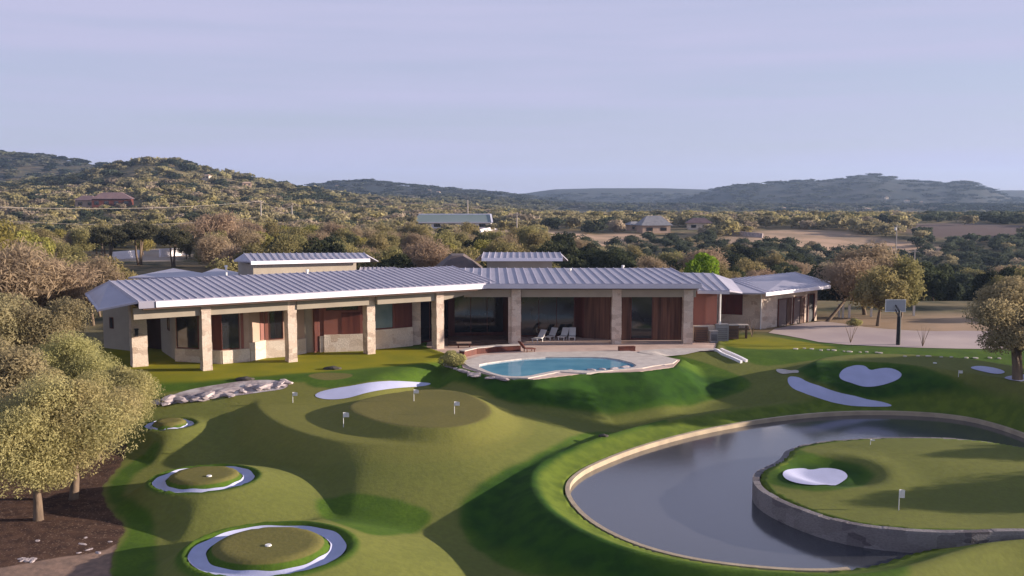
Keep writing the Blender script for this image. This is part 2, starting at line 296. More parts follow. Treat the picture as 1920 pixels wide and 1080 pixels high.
def H(X, Y):
    X = np.asarray(X, float); Y = np.asarray(Y, float)
    wr = sst(-11, -3, X); t0 = 57 + 9 * wr; t1 = 71.5 + 12 * wr
    z = -2.75 + 2.75 * sst(0, 1, (Y - t0) / (t1 - t0)) ** (1.25 - .25 * wr)
    z = z - 0.5 * sst(48, 36, Y) * 0
    z = z + far(X, Y) * sst(100, 130, Y)
    z = z + 0.10 * np.sin(X * .23 + 1) * np.sin(Y * .19) * (1 - sst(66, 72, Y))
    z = z - 0.75 * sst(-4, 3, sdf(HOL, X, Y)) * sst(0, 1, (Y < 90) * 1.0)
    near = (Y < 130) & (Y > 20) & (np.abs(X) < 80)
    if near.any():
        x = X[near]; y = Y[near]; q = z[near]
        q = smax(q, 0.02 - 0.66 * np.maximum(0, -sdf(DECK, x, y) - 0.35), 0.3)
        dA = sdf(M1A, x, y); slp = 0.24 + 0.40 * sst(-8, -14, x); q = smax(q, -1.0 - slp * np.maximum(0, -dA), 0.3)
        dB = sdf(M1B, x, y); q = smax(q, -0.4 - .45 * np.maximum(0, -dB), 0.12)
        q = smax(q, 0.35 - 0.50 * np.maximum(0, -sdf(HEART_M, x, y)), 0.6)
        for c, r, top in ((R1c, 2.75, -1.5), (R2c, 3.55, -1.65), (R3c, 1.6, -1.55)):
            d = np.hypot(x - c.x, (y - c.y) * 1.08); q = smax(q, top - (0.30 + .45 * sst(1.0, -1.5, x - c.x)) * np.maximum(0, d - r), 0.35)
            ri = r * 0.84; q = q - 0.30 * np.exp(-((d - ri) / (0.09 * r + 0.10)) ** 4) + 0.16 * (1 - sst(r * 0.60, r * 0.70, d))
        dp = sdf(POND, x, y)
        q = smax(q, -1.70 - 0.55 * np.maximum(0, -dp - 2.0), 0.3)
        q = np.where(dp > -2.6, q * sst(-0.2, -2.6, dp) + (1 - sst(-0.2, -2.6, dp)) * (-2.40), q)
        q = np.where(dp > -0.12, -4.2, q)
        di = sdf(ISL, x, y); zi = -1.62 + 0.28 * np.exp(-((x - P(1760, 870, -1.6).x) / 8) ** 2) * np.sin((y - 50) * .35)
        bh = P(1560, 885, -1.6); rr = np.hypot(x - bh.x, (y - bh.y) * 1.0); zi = zi + 0.10 * np.exp(-((rr - 3.1) / 1.0) ** 2)
        zi = zi - 0.28 * (1 - sst(1.4, 3.0, rr))
        q = np.where(di > -0.02, zi, q)
        z = z.copy(); z[near] = q
    return z
def h1(x, y): return float(H(np.array([x]), np.array([y]))[0])
def G(px, py):             # point of the terrain seen at a pixel
    d = ray(px, py); lo = 25.0; Yv = np.concatenate([np.linspace(30, 130, 500), np.geomspace(131, 3200, 500)])
    X = d.x / d.y * Yv; Zr = CZ + d.z / d.y * Yv; h = H(X, Yv); k = np.argmax(Zr <= h)
    if Zr[k] > h[k]: k = len(Yv) - 1
    if k == 0: k = 1
    a = Zr[k - 1] - h[k - 1]; b = Zr[k] - h[k]; t = a / (a - b + 1e-9); t = min(max(t, 0), 1)
    y = Yv[k - 1] + t * (Yv[k] - Yv[k - 1]); x = d.x / d.y * y
    return Vector((x, y, h1(x, y)))
def GP(pts, sm=2):
    q = [tuple(G(a, b)[:2]) for a, b in pts]
    return smooth_poly(q, sm) if sm else q

def axis(lo, hi, step, out_lo, out_hi, grow=1.06, mx_=60):
    a = list(np.arange(lo, hi + 1e-6, step)); s = step; v = hi
    while v < out_hi: s = min(s * grow, mx_); v += s; a.append(v)
    s = step; v = lo; b = []
    while v > out_lo: s = min(s * grow, mx_); v -= s; b.append(v)
    return np.array(b[::-1] + a)
ax_ = axis(-34, 42, 0.25, -2300, 2300, 1.05, 45); ay_ = axis(36, 92, 0.25, 5, 4300, 1.03, 45)
GX, GY = np.meshgrid(ax_, ay_); GZ = H(GX, GY)

SHEETS = []   # polygons whose terrain underneath is pushed down a little
def zone(pts, sm=2): return GP(pts, sm)
BUNK_BIG = zone([(585, 742), (610, 731), (680, 721), (760, 716), (812, 718), (800, 724), (760, 727), (700, 735), (650, 748), (610, 750)])
HEART = zone([(1572, 705), (1580, 692), (1602, 685), (1622, 686), (1631, 696), (1645, 692), (1670, 690), (1692, 700), (1688, 711), (1660, 722), (1628, 727), (1600, 720), (1578, 714)], 2)
CREEK = zone([(1476, 707), (1494, 707), (1520, 722), (1560, 735), (1610, 744), (1650, 752), (1680, 762), (1640, 763), (1590, 761), (1540, 750), (1500, 738), (1478, 724)])
CREEK2 = zone([(1450, 692), (1475, 692), (1498, 695), (1497, 702), (1470, 702)])
BR1 = zone([(1815, 690), (1835, 686), (1870, 691), (1888, 699), (1870, 703), (1840, 697)])
BR2 = zone([(1880, 708), (1910, 703), (1960, 706), (1990, 716), (1930, 718), (1890, 714)])
ISLB = zone([(1465, 890), (1478, 880), (1506, 878), (1520, 883), (1545, 878), (1578, 882), (1592, 894), (1580, 905), (1545, 912), (1505, 910), (1475, 902)], 2)
ROCKB = zone([(300, 752), (330, 738), (370, 728), (420, 720), (470, 713), (520, 713), (542, 720), (536, 730), (490, 736), (450, 742), (400, 746), (350, 752), (315, 760)])
DRIVE = GP([(1425, 622), (1530, 602), (1575, 606), (1640, 616), (1740, 622), (1830, 620), (1960, 626), (1960, 655), (1830, 655), (1700, 652), (1550, 645), (1490, 632)], 1)
POOL = smooth_poly(PP([(892, 687), (920, 681), (997, 672), (1100, 671), (1150, 673), (1196, 685), (1187, 692), (1115, 698), (1052, 695), (1014, 702), (988, 708), (950, 708), (918, 700)], 0), 1)
COPE = PP([(866, 680), (905, 668), (1000, 662), (1180, 660), (1240, 668), (1270, 677), (1262, 683), (1225, 688), (1205, 692), (1150, 696), (1100, 702), (1050, 699), (1015, 706), (990, 711), (945, 710), (915, 702), (880, 690)], 0)
for pl in (BUNK_BIG, HEART, CREEK, CREEK2, BR1, BR2, ISLB, ROCKB, DRIVE):
    SHEETS.append(pl)
m_ = (GY < 130) & (np.abs(GX) < 80)
xs_, ys_ = GX[m_], GY[m_]; push = np.zeros_like(xs_)
for pl in SHEETS: push = np.maximum(push, 0.10 * sst(0.1, 0.5, sdf(pl, xs_, ys_)))
push = np.maximum(push, 1.2 * sst(0.0, 0.3, sdf(COPE, xs_, ys_)))
for c_, r_, hw in ((R1c, 2.75, .31), (R2c, 3.55, .35), (R3c, 1.6, .22)): push = np.maximum(push, .12 * (1 - sst(hw - .12, hw + .08, np.abs(np.hypot(xs_ - c_.x, (ys_ - c_.y) * 1.08) - r_ * .84))))
dk = sdf(DECK, xs_, ys_); push = np.maximum(push, 0.25 * sst(-0.05, 0.3, dk))
GZ[m_] -= push

nyg, nxg = GX.shape
me = bpy.data.meshes.new('ground'); nv = nyg * nxg
me.vertices.add(nv); me.vertices.foreach_set('co', np.stack([GX, GY, GZ], -1).astype(np.float32).ravel())
ii = (np.arange(nyg - 1)[:, None] * nxg + np.arange(nxg - 1)[None, :]).ravel(); quads = np.stack([ii, ii + 1, ii + 1 + nxg, ii + nxg], -1).astype(np.int32)
me.loops.add(quads.size); me.loops.foreach_set('vertex_index', quads.ravel()); me.polygons.add(len(quads)); me.polygons.foreach_set('loop_start', np.arange(0, quads.size, 4, dtype=np.int32))
me.polygons.foreach_set('use_smooth', np.ones(len(quads), bool)); me.update(calc_edges=True)
def attr(name, fn, default=-1.0):
    v = np.full(GX.shape, default); v[m_] = fn(xs_, ys_); a = me.attributes.new(name, 'FLOAT', 'POINT'); a.data.foreach_set('value', v.astype(np.float32).ravel())
def union(polys): return lambda x, y: np.maximum.reduce([sdf(p, x, y) for p in polys])
ROUGH = [zone([(225, 875), (196, 925), (222, 965), (246, 995), (216, 1030), (200, 1120), (300, 1140), (292, 1000), (285, 965), (250, 940), (228, 925), (250, 890), (300, 850), (300, 810)]),
         zone([(150, 640), (150, 745), (330, 735), (560, 712), (600, 732), (700, 716), (830, 716), (900, 720), (900, 640), (830, 640)], 1),
         zone([(860, 690), (860, 715), (920, 745), (1000, 765), (1120, 773), (1250, 765), (1360, 745), (1420, 722), (1380, 700), (1270, 665), (1200, 655), (1000, 650)]),
         zone([(1130, 800), (1000, 862), (900, 905), (862, 950), (866, 1000), (910, 1045), (1000, 1085), (1300, 1130), (1700, 1130), (1700, 1050), (1300, 1040), (1110, 960), (1090, 880), (1300, 800)]),
         zone([(1340, 640), (1420, 615), (1550, 648), (2000, 658), (2000, 675), (1800, 672), (1650, 660), (1500, 680), (1400, 690)]),
         zone([(590, 948), (600, 930), (680, 925), (740, 935), (800, 955), (812, 975), (780, 998), (700, 1008), (640, 985), (600, 965)]),
         zone([(1540, 675), (1690, 680), (1780, 705), (1860, 740), (1800, 765), (1690, 768), (1560, 735), (1470, 702)]),
         zone([(1440, 870), (1500, 850), (1590, 862), (1640, 880), (1635, 905), (1560, 925), (1470, 915), (1425, 900)])]
attr('rough', union(ROUGH))
attr('collar', lambda x, y: np.where(sdf(ISL, x, y) > -0.5, np.where(sdf(ISL, x, y) < 0.5, 0.3, -1), np.minimum(sdf(POND, x, y) + 1.7, 1)))
attr('green', union([M1B, zone([(570, 705), (600, 698), (660, 700), (662, 708), (610, 715)])]))
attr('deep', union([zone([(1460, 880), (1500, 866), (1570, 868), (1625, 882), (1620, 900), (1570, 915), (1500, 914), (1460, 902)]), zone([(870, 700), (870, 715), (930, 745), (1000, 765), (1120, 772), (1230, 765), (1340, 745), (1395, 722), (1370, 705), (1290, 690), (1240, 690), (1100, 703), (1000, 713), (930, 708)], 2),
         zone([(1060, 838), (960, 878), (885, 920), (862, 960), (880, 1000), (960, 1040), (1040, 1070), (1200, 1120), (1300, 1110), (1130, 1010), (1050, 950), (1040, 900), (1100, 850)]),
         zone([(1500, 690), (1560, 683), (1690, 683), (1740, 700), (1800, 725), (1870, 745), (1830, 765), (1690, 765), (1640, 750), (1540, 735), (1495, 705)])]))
attr('mound', union([M1A]), -3)
attr('lawn', union([zone([(150, 640), (150, 720), (300, 720), (420, 712), (560, 700), (700, 690), (800, 682), (850, 670), (830, 650)], 1), zone([(1400, 622), (1500, 640), (1580, 652), (1500, 655), (1400, 655), (1350, 645)], 1)]))
attr('ringcollar', lambda x, y: np.maximum.reduce([r * 1.08 - np.hypot(x - c.x, (y - c.y) * 1.08) for c, r in ((R1c, 2.75), (R2c, 3.6), (R3c, 1.6))]))
attr('ringgreen', lambda x, y: np.maximum.reduce([r * 0.66 - np.hypot(x - c.x, (y - c.y) * 1.08) for c, r in ((R1c, 2.75), (R2c, 3.6), (R3c, 1.6))]))
attr('mulch', union([GP([(230, 870), (196, 905), (190, 930), (212, 965), (240, 992), (225, 1015), (205, 1060), (200, 1200), (-900, 1200), (-900, 640), (140, 640), (150, 740), (240, 820)], 1)]))
attr('gravel', union([GP([(20, 1062), (110, 1045), (190, 1035), (225, 1015), (212, 1035), (205, 1075), (215, 1200), (-200, 1200), (-100, 1080)], 1)]))
# far ground kinds (measured in metres on the ground)
pxg = 960 + F * GX / np.maximum(GY, 1)
wild = sst(88, 96, GY + 0 * GX) ; wild = np.maximum(wild, sst(34, 40, GX)) * np.where((GX > 34) & (GY < 88), 0.0, 1); wild = np.maximum(wild, sst(-34, -38, GX) * sst(60, 70, GY))
wild = np.where(GY > 97, 1, wild)
a = me.attributes.new('wild', 'FLOAT', 'POINT'); a.data.foreach_set('value', wild.astype(np.float32).ravel())
TAN = [GP([(1330, 452), (1420, 432), (1560, 430), (1640, 446), (1770, 462), (1800, 472), (1700, 482), (1600, 478), (1480, 466), (1400, 462)], 1),
       GP([(880, 440), (960, 428), (1100, 440), (1170, 436), (1230, 440), (1200, 452), (1000, 462), (900, 455)], 1),
       GP([(1540, 600), (1640, 596), (1760, 600), (1830, 596), (1830, 622), (1700, 622), (1600, 616)], 1)]
FIELD = [GP([(1690, 420), (1800, 418), (1990, 425), (1990, 450), (1800, 452), (1700, 440)], 1)]
CLEAR = [GP([(230, 470), (300, 465), (360, 470), (345, 490), (240, 490), (170, 486)], 1), GP([(640, 420), (700, 418), (700, 434), (640, 436)], 1)]
def fattr(name, polys):
    v = np.full(GX.shape, -50.0); k = GY > 90; v[k] = np.maximum.reduce([sdf(p, GX[k], GY[k]) for p in polys]); a = me.attributes.new(name, 'FLOAT', 'POINT'); a.data.foreach_set('value', v.astype(np.float32).ravel())
fattr('tan', TAN); fattr('field', FIELD); fattr('clear', CLEAR)

m, t, b, o = mat_base('golf_turf_and_ground'); b.inputs['Roughness'].default_value = 0.95; b.inputs['Specular IOR Level'].default_value = 0.1
tcn = N(t, 'ShaderNodeTexCoord'); OBJ = tcn.outputs['Object']
def tnoise(scale, detail=4, stretch=None, dist=0.0):
    n = N(t, 'ShaderNodeTexNoise'); n.inputs['Scale'].default_value = scale; n.inputs['Detail'].default_value = detail; n.inputs['Distortion'].default_value = dist
    if stretch:
        q = N(t, 'ShaderNodeMapping'); q.inputs['Scale'].default_value = stretch; t.links.new(OBJ, q.inputs[0]); t.links.new(q.outputs[0], n.inputs['Vector'])
    else: t.links.new(OBJ, n.inputs['Vector'])
    return n.outputs['Fac']
def mrange(src, a0, a1, b0=0.0, b1=1.0, smooth=True):
    r = N(t, 'ShaderNodeMapRange'); r.interpolation_type = 'SMOOTHSTEP' if smooth else 'LINEAR'
    r.inputs['From Min'].default_value = a0; r.inputs['From Max'].default_value = a1; r.inputs['To Min'].default_value = b0; r.inputs['To Max'].default_value = b1; t.links.new(src, r.inputs['Value']); return r.outputs[0]
def cmix(fac, A, B):
    x = N(t, 'ShaderNodeMix', data_type='RGBA')
    for nm, c in (('A', A), ('B', B)):
        if isinstance(c, tuple): x.inputs[nm].default_value = (*kc(c), 1)
        else: t.links.new(c, x.inputs[nm])
    t.links.new(fac, x.inputs['Factor']); return x.outputs['Result']
def at_attr(nm):
    a = N(t, 'ShaderNodeAttribute'); a.attribute_name = nm; return a.outputs['Fac']
def wob(src, amt, scale):
    n = tnoise(scale, 3); s = N(t, 'ShaderNodeMath', operation='MULTIPLY_ADD'); s.inputs[1].default_value = amt; t.links.new(n, s.inputs[0])
    k = N(t, 'ShaderNodeMath', operation='ADD'); k.inputs[1].default_value = -amt * .5; t.links.new(src, s.inputs[2]); t.links.new(s.outputs[0], k.inputs[0]); return k.outputs[0]
fair = cmix(mrange(tnoise(0.16, 4), .35, .65), (0.170, 0.182, 0.044), (0.140, 0.156, 0.038))
fair = cmix(mrange(tnoise(3.2, 6), .36, .64, 0, .35), fair, (0.105, 0.115, 0.032))
rough_c = cmix(mrange(tnoise(0.5, 4), .35, .65), (0.085, 0.150, 0.016), (0.060, 0.115, 0.014))
rough_c = cmix(mrange(tnoise(5, 4), .3, .7, 0, .45), rough_c, (0.045, 0.080, 0.012))
green_c = cmix(mrange(tnoise(0.4, 3), .35, .65), (0.175, 0.155, 0.048), (0.155, 0.142, 0.045))
green_c = cmix(mrange(tnoise(4.5, 5), .36, .64, 0, .4), green_c, (0.115, 0.112, 0.036))
c = fair
c = cmix(mrange(wob(at_attr('mound'), .1, 1), -2.5, 0.2, 0, .55), c, cmix(mrange(tnoise(3.6, 5), .36, .64), (0.212, 0.198, 0.048), (0.182, 0.174, 0.044)))
c = cmix(mrange(wob(at_attr('rough'), .5, .7), -.25, .25), c, rough_c)
lawn = cmix(mrange(tnoise(0.35, 4), .35, .65), (0.250, 0.235, 0.016), (0.200, 0.205, 0.016))
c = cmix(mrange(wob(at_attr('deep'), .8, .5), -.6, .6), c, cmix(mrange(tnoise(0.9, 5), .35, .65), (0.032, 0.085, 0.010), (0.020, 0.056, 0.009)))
c = cmix(mrange(wob(at_attr('lawn'), .8, .5), -.5, .6), c, lawn)
c = cmix(mrange(at_attr('green'), -.08, .08), c, green_c)
c = cmix(mrange(wob(at_attr('collar'), .3, .8), -.3, .3, 0, 1), c, cmix(mrange(tnoise(1.2, 3), .35, .65), (0.120, 0.165, 0.022), (0.085, 0.125, 0.018)))
c = cmix(mrange(at_attr('ringcollar'), -.15, .15), c, rough_c)
c = cmix(mrange(at_attr('ringgreen'), -.05, .05), c, green_c)
mul = cmix(mrange(tnoise(1.5, 6), .3, .7), (0.105, 0.060, 0.042), (0.055, 0.032, 0.025)); mul = cmix(mrange(tnoise(9, 3), .60, .66), mul, (0.22, 0.15, 0.11))
c = cmix(mrange(wob(at_attr('mulch'), .4, 1), -.1, .1), c, mul)
c = cmix(mrange(wob(at_attr('gravel'), .3, 1), -.1, .1), c, cmix(mrange(tnoise(2.5, 6), .3, .7), (0.30, 0.20, 0.15), (0.20, 0.14, 0.11)))
wildc = cmix(mrange(tnoise(0.03, 5), .40, .60), (0.26, 0.19, 0.105), (0.17, 0.145, 0.075)); wildc = cmix(mrange(tnoise(0.11, 5), .45, .62), wildc, (0.070, 0.070, 0.038))
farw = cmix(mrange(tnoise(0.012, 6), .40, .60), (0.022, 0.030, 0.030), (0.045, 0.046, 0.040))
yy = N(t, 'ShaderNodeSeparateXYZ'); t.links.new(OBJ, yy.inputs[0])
wildc = cmix(mrange(yy.outputs['Y'], 700, 1500), wildc, farw)  # distant ground goes dark slate, the hills' haze blue put into its colour
tanc = cmix(mrange(tnoise(0.06, 5), .38, .62), (0.50, 0.34, 0.23), (0.33, 0.24, 0.16))
wildc = cmix(mrange(wob(at_attr('tan'), 25, .03), -6, 6), wildc, tanc)
wildc = cmix(mrange(wob(at_attr('field'), 20, .02), -8, 8), wildc, cmix(mrange(tnoise(0.02, 4, (0.4, 2, 1)), .4, .6), (0.135, 0.095, 0.085), (0.095, 0.075, 0.065)))
wildc = cmix(mrange(wob(at_attr('clear'), 8, .1), -3, 3), wildc, (0.42, 0.34, 0.27))
c = cmix(at_attr('wild'), c, wildc)
t.links.new(c, b.inputs['Base Color'])
bp = N(t, 'ShaderNodeBump'); bp.inputs['Strength'].default_value = 0.32; bp.inputs['Distance'].default_value = 0.05; t.links.new(tnoise(6, 6), bp.inputs['Height']); t.links.new(bp.outputs[0], b.inputs['Normal'])
me.materials.append(m); ground = bpy.data.objects.new('ground', me); COL.objects.link(ground); tag(ground, kind='structure')

def sheet(poly, name, mat, dz=0.02, flat=None, res=0.35, th=0.0):
    xs = [p[0] for p in poly]; ys = [p[1] for p in poly]; n = len(poly)
    gx, gy = np.meshgrid(np.arange(min(xs), max(xs), res), np.arange(min(ys), max(ys), res)); d = sdf(poly, gx, gy); k = d > res * .4
    pts = [Vector(p) for p in poly] + [Vector((a, b)) for a, b in zip(gx[k], gy[k])]
    v, e, f, _, _, _ = delaunay_2d_cdt(pts, [(i, (i + 1) % n) for i in range(n)], [], 1, 1e-4)
    if flat is None: z = H(np.array([p.x for p in v]), np.array([p.y for p in v])) + dz
    else: z = np.full(len(v), flat)
    mb = MB(); mb.add([(p.x, p.y, q) for p, q in zip(v, z)], f)
    if th:
        k0 = len(mb.v); z0 = [flat if flat is not None else h1(*p) + dz for p in poly]
        mb.add([(p[0], p[1], q) for p, q in zip(poly, z0)] + [(p[0], p[1], q - th) for p, q in zip(poly, z0)], [(i, i + n, (i + 1) % n + n, (i + 1) % n) for i in range(n)])
    o = mb.build(name, mat, smooth=not th); tag(o, kind='structure'); return o
sheet(BUNK_BIG, 'sand_bunker', M_sand); sheet(HEART, 'sand_bunker', M_sand, 0.05); sheet(CREEK, 'sand_bunker', M_sand, 0.03); sheet(CREEK2, 'stone_path', M_coping, 0.04)
sheet(BR1, 'sand_bunker', M_sand, 0.04); sheet(BR2, 'sand_bunker', M_sand, 0.04); sheet(ISLB, 'sand_bunker', M_sand, 0.05, res=.2)
sheet(ROCKB, 'stream_bed', M_gravel, 0.03); sheet(DRIVE, 'driveway', M_drive, 0.03, res=1.0)
sheet([p for p in POND], 'pond_water', M_pond, flat=WATER, res=2.0)
# the pool deck, its coping and the pool
v, e, f, _, _, _ = delaunay_2d_cdt([Vector(p) for p in DECK] + [Vector(p) for p in COPE], [(i, (i + 1) % len(DECK)) for i in range(len(DECK))] + [(len(DECK) + i, len(DECK) + (i + 1) % len(COPE)) for i in range(len(COPE))], [], 0, 1e-4)
def cen(q): return np.array([sum(v[i].x for i in q) / len(q)]), np.array([sum(v[i].y for i in q) / len(q)])
mb = MB(); mb.add([(p.x, p.y, 0.03) for p in v], [q for q in f if sdf(DECK, *cen(q))[0] > 0 and sdf(COPE, *cen(q))[0] < 0])
mb.add([(p[0], p[1], 0.03) for p in DECK] + [(p[0], p[1], -.3) for p in DECK], [(i, i + len(DECK), (i + 1) % len(DECK) + len(DECK), (i + 1) % len(DECK)) for i in range(len(DECK))])
o = mb.build('pool_deck', M_deck); tag(o, kind='structure')
n = len(COPE)
v, e, f, _, _, _ = delaunay_2d_cdt([Vector(p) for p in POOL] + [Vector(p) for p in COPE], [(i, (i + 1) % len(POOL)) for i in range(len(POOL))] + [(len(POOL) + i, len(POOL) + (i + 1) % n) for i in range(n)], [], 1, 1e-4)
mb = MB(); ff = [q for q in f if sdf(POOL, np.array([sum(v[i].x for i in q) / 3]), np.array([sum(v[i].y for i in q) / 3]))[0] < 0]
mb.add([(p.x, p.y, 0.10) for p in v], ff)
for pl, zz in ((COPE, -0.5), (POOL, -0.9)):
    k = len(pl); mb.add([(p[0], p[1], 0.10) for p in pl] + [(p[0], p[1], zz) for p in pl], [(i, i + k, (i + 1) % k + k, (i + 1) % k) for i in range(k)])
o = mb.build('pool_coping', M_coping); tag(o, kind='structure')
sheet([p for p in POOL], 'pool_water', M_pool, flat=0.0, res=1.5)

for c_, r_, hw in ((R1c, 2.75, .31), (R2c, 3.55, .35), (R3c, 1.6, .22)):
    mb = MB(); vs_ = []; fs_ = []; nr, na = 7, 96
    for i in range(nr):
        for j in range(na):
            a_ = 2 * math.pi * j / na; rr_ = r_ * .84 + hw * (2 * i / (nr - 1) - 1) * (1 + .06 * math.sin(5 * a_ + r_) + .04 * math.sin(11 * a_)); vs_.append((c_.x + rr_ * math.cos(a_), c_.y + rr_ * math.sin(a_) / 1.08))
    z_ = H(np.array([q[0] for q in vs_]), np.array([q[1] for q in vs_])) + .035
    for i in range(nr - 1):
        for j in range(na): fs_.append((i * na + j, (i + 1) * na + j, (i + 1) * na + (j + 1) % na, i * na + (j + 1) % na))
    mb.add([(q[0], q[1], k) for q, k in zip(vs_, z_)], fs_); tag(mb.build('sand_bunker', M_sand, smooth=True), kind='structure')
# pond coping and island wall
def ring_strip(poly, name, mat, wd, z0, z1, inward=False, seg=None, skip=None, jit=0.0):
    mb = MB(); n = len(poly); P2 = [Vector(p) for p in poly]; area = sum(P2[i].x * P2[(i + 1) % n].y - P2[(i + 1) % n].x * P2[i].y for i in range(n)); sg = 1 if area > 0 else -1
    off = []
    for i in range(n):
        d = (P2[(i + 1) % n] - P2[i - 1]).normalized(); nn = Vector((d.y, -d.x)) * sg * (-1 if inward else 1); off.append(P2[i] + nn * wd)
    for i in range(n):
        j = (i + 1) % n
        if skip and skip(P2[i]): continue
        a, b_, c_, d_ = P2[i], P2[j], off[j], off[i]
        zt = z1 + random.uniform(-jit, jit)
        q = [a, b_, c_, d_]; 
        if (b_ - a).cross(c_ - b_) < 0: q = [d_, c_, b_, a]
        mb.hexa([(p.x, p.y, z0) for p in q], [(p.x, p.y, zt) for p in q])
    return mb.build(name, mat)
random.seed(3)
inis = lambda p: sdf(ISL, np.array([p.x]), np.array([p.y]))[0] > 0.3 or (p.y < 47 and p.x > 14.0)
o = ring_strip(POND, 'pond_coping', M_curb, 0.24, -3.6, -2.36, skip=inis); tag(o, 'curved tan stone coping running round the edge of the big pond', 'stone curb')
o = ring_strip(ISL, 'retaining_wall', M_wallstone, 0.36, -4.0, -1.63, jit=0.025)
tag(o, 'grey stone retaining wall holding up the putting island in the pond', 'wall')

# ------------------------------------------------------------------ the house
random.seed(1)
house = empty('ranch_house', P(960, 640, 0), 'long low stone ranch house with bluish standing seam roofs behind the pool', 'house')
def part(mb, name, mat, parent=house, label=None):
    o = mb.build(name, mat, origin=house.location) if parent is house else mb.build(name, mat, origin=(0, 0, 0))
    o.location = (0, 0, 0); o.parent = parent
    if label: o['label'] = label
    return o
def sub(mb, name, mat, parent, root):       # sub-part; parent sits at the root's origin
    o = mb.build(name, mat, origin=root.location); o.location = (0, 0, 0); o.parent = parent; return o
def pt(mb, name, mat, root, label=None):
    o = mb.build(name, mat, origin=root.location); o.location = (0, 0, 0); o.parent = root
    if label: o['label'] = label
    return o
def seam_roof(mb, e0, e1, r0, r1, step=0.6, th=0.12, seams=True):   # eave left/right, ridge left/right (top surface)
    e0, e1, r0, r1 = map(Vector, (e0, e1, r0, r1)); mb.mi = 0; mb.slab([e0, e1, r1, r0], th)
    if seams:
        mb.mi = 1; n = max(2, int((e1 - e0).length / step)); upv = Vector((0, 0, 0.035))
        for i in range(n + 1):
            s = i / n; a = e0.lerp(e1, s) + upv; b_ = r0.lerp(r1, s) + upv
            if (b_ - a).length > .3: mb.bar(a, b_, 0.05, 0.055)
    mb.mi = 0
LD = Vector((0.847, 0.531, 0)); LN = Vector((0.531, -0.847, 0))       # left wing direction and outward normal
LANG = math.atan2(0.531, 0.847)
colsL = [P(390, 695, 0), P(550, 679, 0), P(697, 664, 0), P(826, 655, 0)]
c1 = colsL[0]
LD = (colsL[3] - colsL[0]).normalized(); LN = Vector((LD.y, -LD.x, 0)); LANG = math.atan2(LD.y, LD.x)
def stone_column(p, w1, d1, top, ang, label=None):
    mb = MB(); random.seed(int(p.x * 10)); z = -0.3; rows = 9; hh = (top + 0.3) / rows
    for k in range(rows):
        j = random.uniform(-.035, .035); mb.box((p.x, p.y, z + hh / 2), (w1 + j, d1 + random.uniform(-.035, .035), hh), ang + random.uniform(-.01, .01)); z += hh
    pt(mb, 'column', M_stone, house, label)
for i, p in enumerate(colsL): stone_column(p + Vector((-LN.x, -LN.y, 0)) * 0.5, 0.72, 1.0, 5.25, LANG)
c0 = P(256, 688, 0); stone_column(c0 + Vector((0, .6, 0)), 1.15, 1.1, 5.2, LANG, 'wide corner stone column with a dark wall lamp')
mb = MB(); mb.box((c0.x + .15, c0.y - .12, 2.7), (.22, .25, .55), LANG); mb.box((c0.x + .15, c0.y - .12, 3.02), (.30, .32, .08), LANG); pt(mb, 'wall_lamp', M_black, house)
colsR = [P(968, 647, 0), P(1156, 646, 0), P(1290, 646, 0)]
for p in colsR: stone_column(p + Vector((0, .5, 0)), 0.85, 0.95, 5.1, 0.0)
# left wing roof
def LP(along, out, z): return Vector((c1.x, c1.y, 0)) + LD * along + LN * out + Vector((0, 0, z))
e_r = LP(25.2, 0.8, 5.72); e_l = LP(-5.0, 0.8, 5.72)
dep = 6.7; r_l = LP(-6.0, 0.8 - dep, 6.78); r_r = LP(24.2, 0.8 - dep, 6.78)
mb = MB(); seam_roof(mb, e_l, e_r, r_l, r_r); pt(mb, 'roof', [M_roof, M_seam], house, 'left wing roof plane with standing seams, sunlight painted into their paler metal')
mb = MB(); mb.hexa([LP(-3.8, .80, 5.22), LP(25.2, .80, 5.22), LP(25.2, .92, 5.22), LP(-3.8, .92, 5.22)][::-1], [LP(-3.8, .80, 5.66), LP(25.2, .80, 5.66), LP(25.2, .92, 5.66), LP(-3.8, .92, 5.66)][::-1])
mb.bar(LP(25.26, .9, 5.43), LP(25.26, -1.5, 5.43), .12, .46)
pt(mb, 'fascia', M_fascia, house, 'bright sunlit white fascia of the left wing')
mb = MB(); a_ = LP(-5.0, .8, 5.60); b_ = LP(-3.85, .8, 5.60); mb.bar(Vector((a_.x, a_.y, 5.42)), Vector((b_.x, b_.y, 5.42)), .1, .46); pt(mb, 'fascia', M_roof, house, 'end piece of the left fascia, its shade painted in grey')  # shade on this stretch of white trim painted as grey
hp1 = at(182, 581, a_.y - .2); hp2 = at(159, 550, r_l.y + 3.0)
mb = MB(); mb.slab([e_l + Vector((-.02, 0, 0)), r_l + Vector((-.02, 0, 0)), hp2, hp1], 0.14); pt(mb, 'roof', M_roof, house, 'shaded hipped end of the left wing roof')
